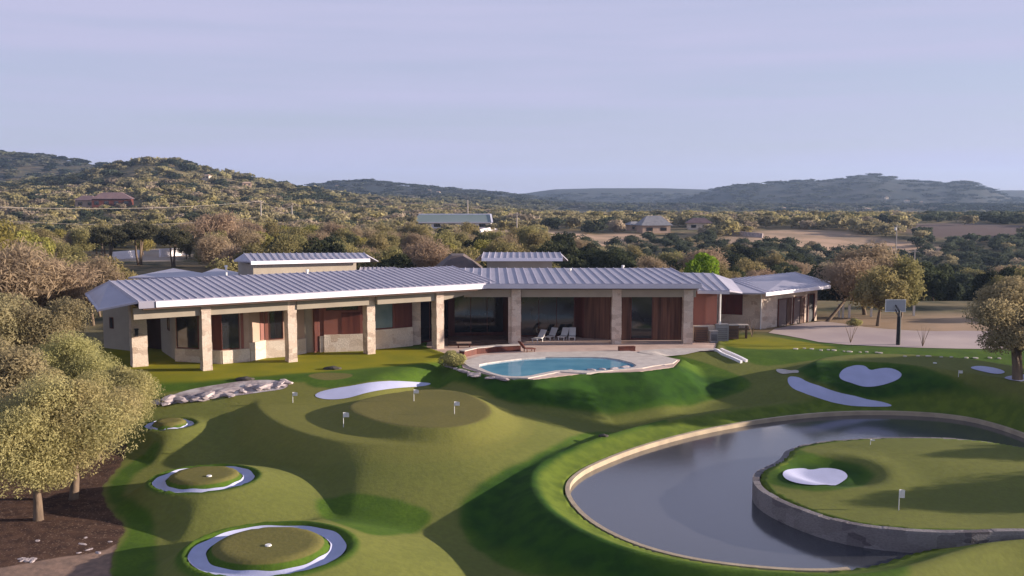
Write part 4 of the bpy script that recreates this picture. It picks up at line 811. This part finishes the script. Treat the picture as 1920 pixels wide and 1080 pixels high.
# ------------------------------------------------------------------ trees
def crown(seed, R, nl, nleaf, leaf, bottom=-.55, shell=.78, wid=.62, lobe=(.34, .5)):
    rs = np.random.RandomState(seed); cs = []
    for i in range(nl):
        v = rs.normal(size=3); v /= np.linalg.norm(v); v *= .62 * rs.random_sample() ** .45; v[2] = max(v[2], bottom * .7); cs.append(v)
    cs = np.array(cs); rad = rs.uniform(lobe[0], lobe[1], nl)
    k = rs.randint(0, nl, nleaf); dv = rs.normal(size=(nleaf, 3)); dv[:, 2] += .25; dv /= np.linalg.norm(dv, axis=1)[:, None]
    rr = rad[k] * (shell + (1.1 - shell) * rs.random_sample(nleaf)); c_ = cs[k] + dv * rr[:, None]
    c_[:, 2] = np.maximum(c_[:, 2], bottom + .08 * rs.normal(size=nleaf))
    c_ = c_ * np.array(R)[None, :]
    nn_ = dv + .75 * rs.normal(size=(nleaf, 3)); nn_ /= np.linalg.norm(nn_, axis=1)[:, None]
    t_ = np.cross(nn_, rs.normal(size=(nleaf, 3))); t_ /= np.linalg.norm(t_, axis=1)[:, None]; b2 = np.cross(nn_, t_)
    s = leaf * rs.uniform(.6, 1.3, nleaf)[:, None]; t_ *= s; b2 *= s * wid
    V = np.stack([c_ - t_, c_ - b2, c_ + t_, c_ + b2], 1)
    return V.reshape(-1, 3), cs * np.array(R)
def trunk_mb(seed, h, r, cs, zc, lean=(0, 0), multi=1):
    rnd = random.Random(seed); mb = MB()
    for m_i in range(multi):
        ox = (rnd.uniform(-.3, .3) if multi > 1 else 0) * 1.5; top = Vector((lean[0] + ox * 2, lean[1] + rnd.uniform(-.3, .3), h))
        base = Vector((ox, 0, -.3)); mid = base.lerp(top, .5) + Vector((rnd.uniform(-.15, .15), rnd.uniform(-.1, .1), 0))
        mb.tube([base, base.lerp(mid, .3), mid, top], [r * 1.35, r * 1.0, r * .85, r * .6], 8)
        for c_ in cs[m_i::multi]:
            e_ = Vector((c_[0], c_[1], c_[2] + zc)); m2 = top.lerp(e_, .5) + Vector((0, 0, -.1 * (e_ - top).length)); mb.tube([top - Vector((0, 0, .15)), m2, e_], [r * .5, r * .32, r * .08], 5, False)
    return mb
PROTO = {}
def make_proto(key, name, R, zc, nl, nleaf, leaf, mat, tr, seed, **kw):
    lean = kw.pop('lean', (0, 0)); multi = kw.pop('multi', 1)
    V, cs = crown(seed, R, nl, nleaf, leaf, **kw); V[:, 2] += zc; V[:, 0] += lean[0]; V[:, 1] += lean[1]; cs = cs + np.array([lean[0], lean[1], 0])
    cme = np_mesh('crown', V, 4, mat); tmb = trunk_mb(seed, max(.6, zc - R[2] * .55), tr, cs[:10], zc, lean, multi)
    tme = bpy.data.meshes.new('trunk'); tme.from_pydata([tuple(p) for p in tmb.v], [], tmb.f); tme.materials.append(M_bark); tme.polygons.foreach_set('use_smooth', [True] * len(tme.polygons))
    PROTO[key] = (name, cme, tme)
def put_tree(key, loc, s, rz, label, group=None, cat='tree', sx=1.0):
    name, cme, tme = PROTO[key]; r = empty(name, loc, label, cat, group, rz); r.scale = (s * sx, s * sx, s)
    for nm, m_e in (('crown', cme), ('trunk', tme)):
        o = bpy.data.objects.new(nm, m_e); COL.objects.link(o); o.parent = r
    return r
# foreground and named trees
make_proto('big1', 'oak_tree', (5.6, 4.8, 4.0), 4.5, 34, 110000, .085, F_big, .27, 5, bottom=-.72, shell=.25, wid=.38, lobe=(.18, .42))
make_proto('big2', 'oak_tree', (6.0, 5.0, 4.0), 4.6, 36, 110000, .085, F_big, .25, 8, bottom=-.75, shell=.25, wid=.38, lobe=(.16, .40))
make_proto('greybush', 'oak_tree', (4.6, 4.0, 3.2), 3.7, 22, 50000, .10, F_grey, .22, 15, bottom=-.9, shell=.3, wid=.38, lobe=(.2, .42))
make_proto('shrub', 'round_shrub', (1.35, 1.1, .85), .75, 9, 5000, .07, F_big, .06, 17, bottom=-.8)
make_proto('lime', 'young_tree', (1.9, 1.9, 2.0), 3.2, 8, 5000, .13, F_lime, .12, 18, bottom=-.8)
make_proto('cedar', 'oak_tree', (5.4, 5.0, 3.7), 4.4, 26, 40000, .12, F_grey, .32, 19, bottom=-.75, multi=2, shell=.35, wid=.4, lobe=(.18, .4))
make_proto('lean', 'bare_tree', (4.2, 3.4, 3.0), 4.3, 20, 12000, .22, F_bare, .2, 61, bottom=-.7, shell=.25, wid=.16, lean=(3.0, 1.5))
make_proto('dark', 'oak_tree', (5.0, 4.2, 2.7), 6.0, 20, 12000, .2, F_dark, .2, 62, bottom=-.5, shell=.4, wid=.45, lobe=(.2, .42), multi=3)
for i in range(3):
    make_proto('oak%d' % i, 'oak_tree', (3.9 - .3 * i, 3.7, 2.7 + .2 * i), 3.5, 18, 9500, .17, F_oak, .2, 20 + i, bottom=-.8, shell=.45, wid=.45, lobe=(.22, .45))
    make_proto('yel%d' % i, 'oak_tree', (3.4, 3.4 - .2 * i, 2.6), 3.3, 16, 8500, .17, F_yel, .18, 30 + i, bottom=-.8, shell=.45, wid=.45, lobe=(.22, .45))
    make_proto('juni%d' % i, 'juniper_tree', (2.9, 2.8, 2.9 + .3 * i), 3.3, 11, 4400, .20, F_juni, .18, 40 + i, bottom=-.85, lobe=(.3, .45))
    make_proto('bare%d' % i, 'bare_tree', (3.7, 3.6, 2.6 + .2 * i), 3.9, 18, 9000, .24, F_bare, .17, 50 + i, bottom=-.75, shell=.25, wid=.16)
def gt(key, px, py, s, lab, rz=0., sx=1.0, grp=None):
    q = G(px, py); return put_tree(key, (q.x, q.y, q.z), s, rz, lab, grp, sx=sx)
gt('big1', 72, 975, .92, 'large pale olive oak in the left foreground on brown mulch, nearest the camera', 1.0)
gt('big2', 137, 936, .98, 'large pale olive oak just behind the nearest left oak, reaching over the lawn edge', 2.0)
gt('greybush', -30, 880, 1.3, 'olive oak at the left picture edge behind the two front oaks', 2.2)
gt('big2', 185, 862, .80, 'olive oak filling the gap at the lawn edge right of the two front oaks', 4.0)
gt('big1', 120, 800, .82, 'olive oak behind the front oaks, beside the small half hidden ring bunker', .3)
gt('greybush', 95, 720, 1.05, 'grey green oak below the left end of the house', 0.4)
gt('greybush', -20, 740, 1.2, 'grey green oak at the left edge level with the house corner', 1.4)
gt('bare0', 40, 655, 1.5, 'brown leafless tree left of the roof end at picture edge', 0.6)
gt('bare1', 110, 640, 1.25, 'brown leafless tree touching the left roof end', 1.6)
gt('bare2', 175, 610, 1.1, 'brown leafless tree just behind the left roof corner', 2.6)
gt('yel0', -10, 560, 1.9, 'yellow olive tree high on the left picture edge behind the leafless trees', 0.6)
gt('yel1', 60, 545, 1.7, 'yellow olive tree behind the leafless trees at left', 1.6)
gt('cedar', 1908, 712, 1.0, 'big dark oak with two trunks on the right picture edge beside the bunkers', 0.7)
gt('lean', 1547, 603, 1.05, 'brown leafless tree with a leaning trunk just right of the garage', 0.0)
gt('bare2', 1622, 590, 1.25, 'brown leafless tree between the garage and the green tree', 1.3, 1.1)
gt('oak1', 1645, 611, 1.0, 'olive tree with forked trunk behind the basketball backboard', 1.0)
gt('oak2', 1688, 596, 1.15, 'olive tree right of the forked trunk, behind the white fence posts', 2.2)
gt('shrub', 845, 690, 1.0, 'round olive shrub at the left end of the pool')
for px_, Y_, s_, lb_ in ((205, 178, 1.0, 'dark spreading oak behind the left roof, leftmost of three with bare trunks'), (262, 184, 1.1, 'dark spreading oak behind the left roof, middle of three with bare trunks'), (325, 180, .95, 'dark spreading oak behind the left roof, rightmost of three with bare trunks'), (408, 172, 1.0, '')):
    q = at(px_, 480, Y_); put_tree('dark' if lb_ else 'bare1', (q.x, q.y, 0), s_ if lb_ else 1.7, px_, lb_ or 'wide brown leafless tree behind the left clerestory, right of the dark oaks')
for x_, y_, s_, lb_ in ((47.5, 70.5, 1.0, 'oak off the right picture edge shading the lawn below the heart bunker'), (56, 75, 1.15, 'oak off the right picture edge shading the heart bunker mound'), (41.5, 55.6, .62, 'oak off the right picture edge whose crown shadow falls on the island green'), (41.0, 48.6, .8, 'oak off the right picture edge whose long shadow crosses the island green')):
    put_tree('cedar', (x_, y_, h1(x_, y_)), s_, x_, lb_)
tr_ = PROTO['lime']; q = at(1315, 545, 112); put_tree('lime', (q.x, q.y, 0), 1.3, 0, 'bright lime green young tree rising behind the small middle roof')
gt('shrub', 1600, 612, .6, 'low brown shrub between the driveway and the fence', 0, 1.2).name = 'low_shrub'
# bare saplings
for (px, py, lab) in ((1595, 643, 'leafless sapling on the near edge of the driveway, left of the basketball pole'), (1730, 650, 'leafless sapling on the near edge of the driveway, right of the basketball pole'), (1410, 632, 'thin leafless sapling on the lawn in front of the garage corner')):
    q = G(px, py); mb = MB(); random.seed(px)
    for k in range(7): a = random.uniform(0, 6.3); mb.tube([q, q + Vector((math.cos(a) * .2, math.sin(a) * .2, .7)), q + Vector((math.cos(a) * .55, math.sin(a) * .55, 1.5 + random.random() * .3))], [.03, .02, .008], 4)
    tag(mb.build('bare_sapling', M_bark, origin=q), lab, 'sapling')

# woodland placement: individual trees near, one mass far away
BLD = []   # (x, y, radius) kept clear
def clear_at(px, py, rad): q = G(px, py); BLD.append((q.x, q.y, rad)); return q
Q_house = clear_at(200, 388, 22); Q_court = clear_at(850, 427, 26); Q_h2 = clear_at(1225, 440, 17); Q_h3 = clear_at(1310, 430, 15)
rng = random.Random(77)
def kind_at(px, Y):
    r = rng.random()
    if px > 1040 and Y > 132 and Y < 345: return 'juni' if r < .80 else ('oak' if r < .93 else 'bare')
    if px > 1720 and Y > 115: return 'juni' if r < .8 else 'oak'
    if px > 1350 and Y < 190: return 'bare' if r < .55 else ('oak' if r < .85 else 'juni')
    if 150 < px < 370 and 120 < Y < 190: return 'juni' if r < .6 else 'oak'
    if 330 < px < 470 and Y < 200: return 'bare' if r < .75 else 'oak'
    if Y > 600 and px < 700: return 'juni' if r < .42 else ('oak' if r < .82 else 'yel')
    if px < 400: return 'oak' if r < .45 else ('yel' if r < .68 else ('bare' if r < .86 else 'juni'))
    return 'oak' if r < .5 else ('yel' if r < .70 else ('bare' if r < .86 else 'juni'))
def where(px, Y):
    row = 'first row' if Y < 128 else ('second row' if Y < 165 else ('middle rows' if Y < 215 else 'rear rows'))
    pos = ('behind the left roof corner' if px < 300 else 'behind the left wing roof' if px < 440 else 'behind the left clerestory' if px < 700 else 'between the clerestories' if px < 900 else
           'by the pool wing clerestory' if px < 1060 else 'behind the pool wing roof' if px < 1290 else 'behind the small middle roof' if px < 1400 else 'behind the garage roof' if px < 1560 else 'behind the basketball hoop' if px < 1760 else 'beyond the driveway end')
    return row, pos
KN = {'oak': 'olive green oak', 'yel': 'yellow olive oak', 'juni': 'dark green juniper', 'bare': 'brown leafless tree'}
far_list = []; ind = []
Xs = []; 
def blocked(x, y, X_, Y_, px):
    for bx, by, br in BLD:
        if (x - bx) ** 2 + (y - by) ** 2 < br * br: return True
        # sight line in front of a distant building
    return False
tanp = [p_ for p_ in TAN[:2]] + FIELD + CLEAR
def in_clear(x, y, m=0):
    return max(sdf(p_, np.array([x]), np.array([y]))[0] for p_ in tanp) > m
Y = 106.0; cand = []
while Y < 2600:
    sp = 6.8 if Y < 300 else 6.8 + (Y - 300) * .0115
    half = .62 * Y + 15
    x = -half
    while x < half:
        cand.append((x + rng.uniform(-.45, .45) * sp, Y + rng.uniform(-.45, .45) * sp, sp)); x += sp * rng.uniform(.8, 1.25)
    Y += sp * (.9 if Y < 600 else 1.6)
cx_ = np.array([c_[0] for c_ in cand]); cy_ = np.array([c_[1] for c_ in cand]); cz_ = H(cx_, cy_)
clr = np.maximum.reduce([sdf(p_, cx_, cy_) for p_ in tanp])
# visibility corridors before court and houses: keep trees short there
for i, (x, y, sp) in enumerate(cand):
    px = 960 + F * x / y; z = cz_[i]
    dens = .74
    if clr[i] > 0: dens = .06
    if 1560 < px < 1840 and y < 128: dens = 0
    if px > 1700 and y > 330 and y < 900: dens *= .8
    jz = px > 1040 and 132 < y < 345
    if px > 1040 and y < 132: s_first = .72
    else: s_first = 1.0
    if jz and clr[i] < 0: dens = .97
    if noise.noise(Vector((x * .02, y * .02, 3))) > .28 and y > 200 and not jz: dens *= .35
    if 140 < px < 385 and 120 < y < 196: dens = 0
    if px > 1505 and px < 1860 and y < 122: dens = 0
    if rng.random() > dens or blocked(x, y, 0, 0, px): continue
    k = kind_at(px, y); s = rng.uniform(.7, 1.15) * (1.08 if y < 300 else 1.0)
    if jz and y > 240: s *= .76
    s *= s_first
    # low trees on the sight line to buildings
    for (bx0, bx1, Yb, smax_) in ((770, 940, Q_court.y, .55), (1170, 1350, Q_h2.y, .6), (130, 270, Q_house.y, .6)):
        if bx0 < px < bx1 and Yb - 140 < y < Yb: s = min(s, smax_)
    ind.append((x, y, z, k, s, px, sp))
vis = [t_ for t_ in ind if t_[1] < 232 and -60 < t_[5] < 1980]
rest = [t_ for t_ in ind if not (t_[1] < 232 and -60 < t_[5] < 1980)]
print('individual trees', len(vis), 'mass trees', len(rest))
for (x, y, z, k, s, px, sp) in vis:
    row, pos = where(px, y); size = 'low' if s < .72 else ('tall' if s > .93 else 'mid sized')
    lab = '%s %s %s %s' % (size, KN[k], row, pos)
    put_tree(k + str(rng.randrange(3)), (x, y, z), s, rng.uniform(0, 6.28), lab, KN[k] + 's ' + pos)
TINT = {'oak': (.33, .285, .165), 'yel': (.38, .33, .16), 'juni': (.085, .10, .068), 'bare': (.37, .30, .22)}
LOD = {}
for k in TINT:
    for v_ in range(3):
        LOD[k, v_, 0] = crown(100 + v_ * 7 + len(k), (4.4, 4.1, 2.7), 16, 1500, .34, bottom=-.9, shell=.5, wid=.5, lobe=(.22, .45))[0]
        LOD[k, v_, 1] = crown(200 + v_ * 7 + len(k), (4.6, 4.3, 2.5), 12, 360, .66, bottom=-.9, shell=.5)[0]
        LOD[k, v_, 2] = crown(300 + v_ * 7 + len(k), (4.6, 4.4, 2.3), 10, 120, 1.15, bottom=-.9, shell=.5)[0]
def mass(name, items, lab):
    Vs = []; Ts = []
    for (x, y, z, k, s, px, sp) in items:
        lod = 0 if y < 330 else (1 if y < 750 else 2); base = LOD[k, rng.randrange(3), lod]
        s2 = s * max(1.0, sp / 6.4) * (1 if y < 700 else .95); sz = s * (1 if y < 700 else 1.15); a = rng.uniform(0, 6.28); ca, sa = math.cos(a), math.sin(a)
        V = np.empty_like(base); V[:, 0] = (base[:, 0] * ca - base[:, 1] * sa) * s2 + x; V[:, 1] = (base[:, 0] * sa + base[:, 1] * ca) * s2 + y; V[:, 2] = (base[:, 2] + 2.6) * sz + z
        f_ = rng.uniform(.75, 1.25); tt = np.array(TINT[k]) * f_; fr = min(1, max(0, (y - 550) / 900)); tt = tt * (1 - .72 * fr) * np.array([1 - .28 * fr, 1 - .08 * fr, 1 + .25 * fr]); Vs.append(V); Ts.append(np.tile(tt, (len(V), 1)))  # tint darkens with distance, blue of the haze painted into the leaves
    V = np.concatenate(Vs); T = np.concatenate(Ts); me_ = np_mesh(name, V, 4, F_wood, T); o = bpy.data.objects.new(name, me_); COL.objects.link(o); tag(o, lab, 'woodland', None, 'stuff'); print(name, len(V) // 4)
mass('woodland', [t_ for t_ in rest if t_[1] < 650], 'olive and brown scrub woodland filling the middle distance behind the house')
mass('hillside_woodland', [t_ for t_ in rest if t_[1] >= 650], 'dark green scrub covering the distant hills on the skyline, haze blue put into its colour')

# ------------------------------------------------------------------ distant houses, court, walls, poles
def far_house(px, py, wd, dp, hh, rh, rz, wall, roof, lab, z=None, cat='house'):
    q = G(px, py); r = empty('distant_house', q, lab, cat, None, rz)
    mb = MB(); mb.box((0, 0, hh / 2 - .5), (wd, dp, hh + 1)); o = mb.build('wall', wall, origin=(0, 0, 0)); o.parent = r
    mb = MB(); ov = .8; A = [(-wd / 2 - ov, -dp / 2 - ov, hh), (wd / 2 + ov, -dp / 2 - ov, hh), (wd / 2 + ov, dp / 2 + ov, hh), (-wd / 2 - ov, dp / 2 + ov, hh)]; B = [(-wd / 4, -.2, hh + rh), (wd / 4, -.2, hh + rh), (wd / 4, .2, hh + rh), (-wd / 4, .2, hh + rh)]
    mb.hexa(A, B); o = mb.build('roof', roof, origin=(0, 0, 0)); o.parent = r
    n_ = max(2, int(wd / 4))
    for k in range(n_):
        xx = -wd / 2 + (k + .5) * wd / n_; mb = MB(); mb.box((xx, -dp / 2 - .03, hh * .5), (wd / n_ * .45, .06, hh * .45)); o = mb.build('window', M_glass, origin=(0, 0, 0)); o.parent = r
    return r
far_house(212, 388, 17, 9, 3.8, 3.0, .25, M_dred, M_shroof, 'purple brown roofed house among trees on the left hillside')
far_house(165, 388, 9, 8, 3.2, 2.2, .1, M_tan, M_shroof, 'smaller wing building left of the purple brown roofed hillside house')
far_house(1225, 436, 11, 7, 2.8, 3.6, .2, M_tan, M_galv, 'stone house with grey peaked roof beyond the dark junipers')
far_house(1188, 432, 5, 4, 2.2, 1.3, .4, M_tan, M_galv, 'small pale outbuilding left of the stone peaked house')
far_house(1310, 430, 9, 6, 2.6, 2.0, -.1, M_stone2, M_shroof, 'low white house with brown roof right of the stone peaked house')
for (px, py, w_, lab) in ((388, 340, 10, 'tiny white house below the left hill summit'), (463, 354, 12, 'tiny cream house on the left hill shoulder'), (540, 354, 10, 'tiny pale house on the falling left ridge'), (633, 352, 14, 'tiny pinkish house at the saddle right of the left hill'),
                          (805, 361, 16, 'tiny white house on the central ridge, left of a pair'), (822, 364, 12, 'tiny white house on the central ridge, right of a pair'), (1470, 396, 9, 'tiny white house with pointed roof left of the right mountain'), (1662, 374, 12, 'bright tiny house at the foot of the right mountain'),
                          (1700, 380, 18, 'tiny pale house in the middle of the right mountain foot'), (1727, 382, 10, 'tiny bright house at the right end of the mountain foot cluster'), (1625, 397, 18, 'tiny grey house in the flat below the right mountain')):
    q = G(px, py); sc = q.y / 1000.0; r = far_house(px, py, w_ * .5, 4, 2.2, 1.0, rng.uniform(-.3, .5), M_tan if px % 2 else M_stone2, M_tan, lab); r.location.z += 1.6
# large low building with a grey green roof
q = Q_court; r = empty('distant_building', (q.x, q.y, q.z), 'long low distant building with grey green roof and pale edging among the trees', 'building')
mb = MB(); mb.box((0, 0, .6), (31, 16, 3.6)); o = mb.build('wall', M_fascia, origin=(0, 0, 0)); o.parent = r
mb = MB(); mb.hexa([(-16, -9, 2.42), (16, -9, 2.42), (16, 9, 2.42), (-16, 9, 2.42)], [(-14.5, 5.0, 5.2), (15, 5.0, 5.2), (15, 5.6, 5.2), (-14.5, 5.6, 5.2)]); o = mb.build('roof', M_court, origin=(0, 0, 0)); o.parent = r
mb = MB(); mb.bar((-14.6, 5.3, 5.35), (15.1, 5.3, 5.35), .9, .5); mb.bar((16, -9.1, 2.45), (15.1, 5, 5.3), .7, .4); mb.bar((-16, -9.1, 2.4), (16, -9.1, 2.4), .3, .35); o = mb.build('roof_edging', M_fascia, origin=(0, 0, 0)); o.parent = r
for k in range(5): mb = MB(); mb.box((-12 + 6 * k, -8.04, 1.2), (2.6, .08, 1.3)); o = mb.build('window', M_glass, origin=(0, 0, 0)); o.parent = r
# white walls and pale banks
for (A, B, hh, mt, lab) in (((560, 437), (632, 436), 1.4, M_fascia, 'long white low wall among the trees left of centre'), ((212, 487), (262, 483), 1.6, M_fascia, 'white limestone wall seen under the dark trees, left piece'), ((300, 482), (350, 478), 1.7, M_fascia, 'white limestone wall seen under the dark trees, right piece'), ((895, 437), (932, 430), 1.2, M_fascia, 'short white wall at the right end of the distant court'),
                            ((1370, 440), (1430, 446), 1.6, M_rock, 'pale rock cut beside the distant clearing')):
    a = G(*A); b_ = G(*B); mb = MB(); mb.bar((a.x, a.y, a.z + hh / 2), (b_.x, b_.y, b_.z + hh / 2), .5, hh)
    tag(mb.build('white_wall' if mt is M_fascia else 'rock_bank', mt), lab, 'wall' if mt is M_fascia else 'rock bank')
# poles
POLES = [(490, 425, 375, 'left of the pair of pale utility poles beyond the left clerestory'), (548, 425, 385, 'right of the pair of pale utility poles beyond the left clerestory'), (877, 420, 375, 'thin utility pole in front of the distant court'),
         (969, 472, 398, 'thin utility pole right above the pool wing clerestory'), (1678, 515, 421, 'tallest utility pole, with a crossarm, behind the basketball hoop'), (1713, 528, 468, 'shorter utility pole right of the tallest pole')]
ptop = {}
for (px, pb, ptp, lab) in POLES:
    q = G(px, pb); tp = at(px, ptp, q.y); hgt = tp.z - q.z; r = empty('utility_pole', q, lab, 'utility pole', 'utility poles')
    rr = max(.14, q.y * .0007); mb = MB(); mb.tube([(0, 0, -.5), (0, 0, hgt)], [rr * 1.1, rr * .8], 8); o = mb.build('pole', M_pole, origin=(0, 0, 0)); o.parent = r
    mb = MB(); mb.box((0, 0, hgt - .5), (1.8 if px != 1678 else 2.6, .14, .16)); o = mb.build('crossarm', M_pole, origin=(0, 0, 0)); o.parent = r
    if px == 1678: mb = MB(); mb.tube([(-.45, -.2, hgt - 1.6), (-.45, -.2, hgt - .8)], [.28, .28], 10); o = mb.build('transformer', M_white, origin=(0, 0, 0)); o.parent = r
    ptop[px] = tp - Vector((0, 0, .4))
def wire(a, b_, lab, r_=.03):
    mb = MB(); pts = []
    for k in range(17): s = k / 16; v_ = a.lerp(b_, s); v_.z -= 4 * 1.6 * s * (1 - s); pts.append(v_)
    mb.tube(pts, [r_] * 17, 4, False); tag(mb.build('power_line', M_pole), lab, 'power line', 'power lines')
wire(at(-60, 386, 250), ptop[490], 'upper pale power line crossing the left woods to the first utility pole', .05)
wire(at(-60, 408, 200), at(480, 408, 230), 'lower pale power line crossing the left woods', .035)
wire(ptop[490], ptop[548], 'short power line between the pair of left utility poles', .04)
# fence posts behind the driveway
posts = [(1573, 595), (1580, 596), (1592, 596), (1633, 594), (1713, 592)]
for (px, py) in posts:
    q = G(px, py); mb = MB(); mb.box((q.x, q.y, q.z + .65), (.2, .2, 1.5)); mb.box((q.x, q.y, q.z + 1.43), (.3, .3, .08)); tag(mb.build('fence_post', M_white, origin=q), 'short white fence post behind the driveway', 'fence post', 'white fence posts behind the driveway')

# ------------------------------------------------------------------ repeats that still share a label are told apart by their order from the left
ORD = 'leftmost second third fourth fifth sixth seventh eighth ninth tenth eleventh twelfth thirteenth fourteenth fifteenth sixteenth seventeenth eighteenth nineteenth twentieth'.split()
def ordinal(i, n):
    if i == n - 1 and n > 1: return 'rightmost'
    if i == 0: return 'leftmost'
    if i < n / 2 or n < 4: return (ORD[i] if i < 20 else '%dth' % (i + 1)) + ' from left'
    j = n - 1 - i; return (ORD[j] if 0 < j < 20 else '%dth' % (j + 1)) + ' from right'
by = {}
for o_ in COL.objects:
    if o_.parent is None and o_.get('label'): by.setdefault(o_['label'], []).append(o_)
for lb, os_ in by.items():
    if len(os_) > 1:
        os_.sort(key=lambda q_: q_.location.x / max(q_.location.y, 1))
        for i_, q_ in enumerate(os_): q_['label'] = lb + ', ' + ordinal(i_, len(os_))
# ------------------------------------------------------------------ haze
hm, ht, hb, ho = mat_base('air_haze'); ht.nodes.remove(hb); pv = N(ht, 'ShaderNodeVolumePrincipled'); pv.inputs['Color'].default_value = (.50, .68, 1.0, 1); pv.inputs['Density'].default_value = 0.00012; pv.inputs['Anisotropy'].default_value = 0.2
ht.links.new(pv.outputs[0], ho.inputs['Volume'])
mb = MB(); mb.box((0, 2050, 55), (5200, 4500, 140)); hz = mb.build('haze', hm); tag(hz, kind='stuff')
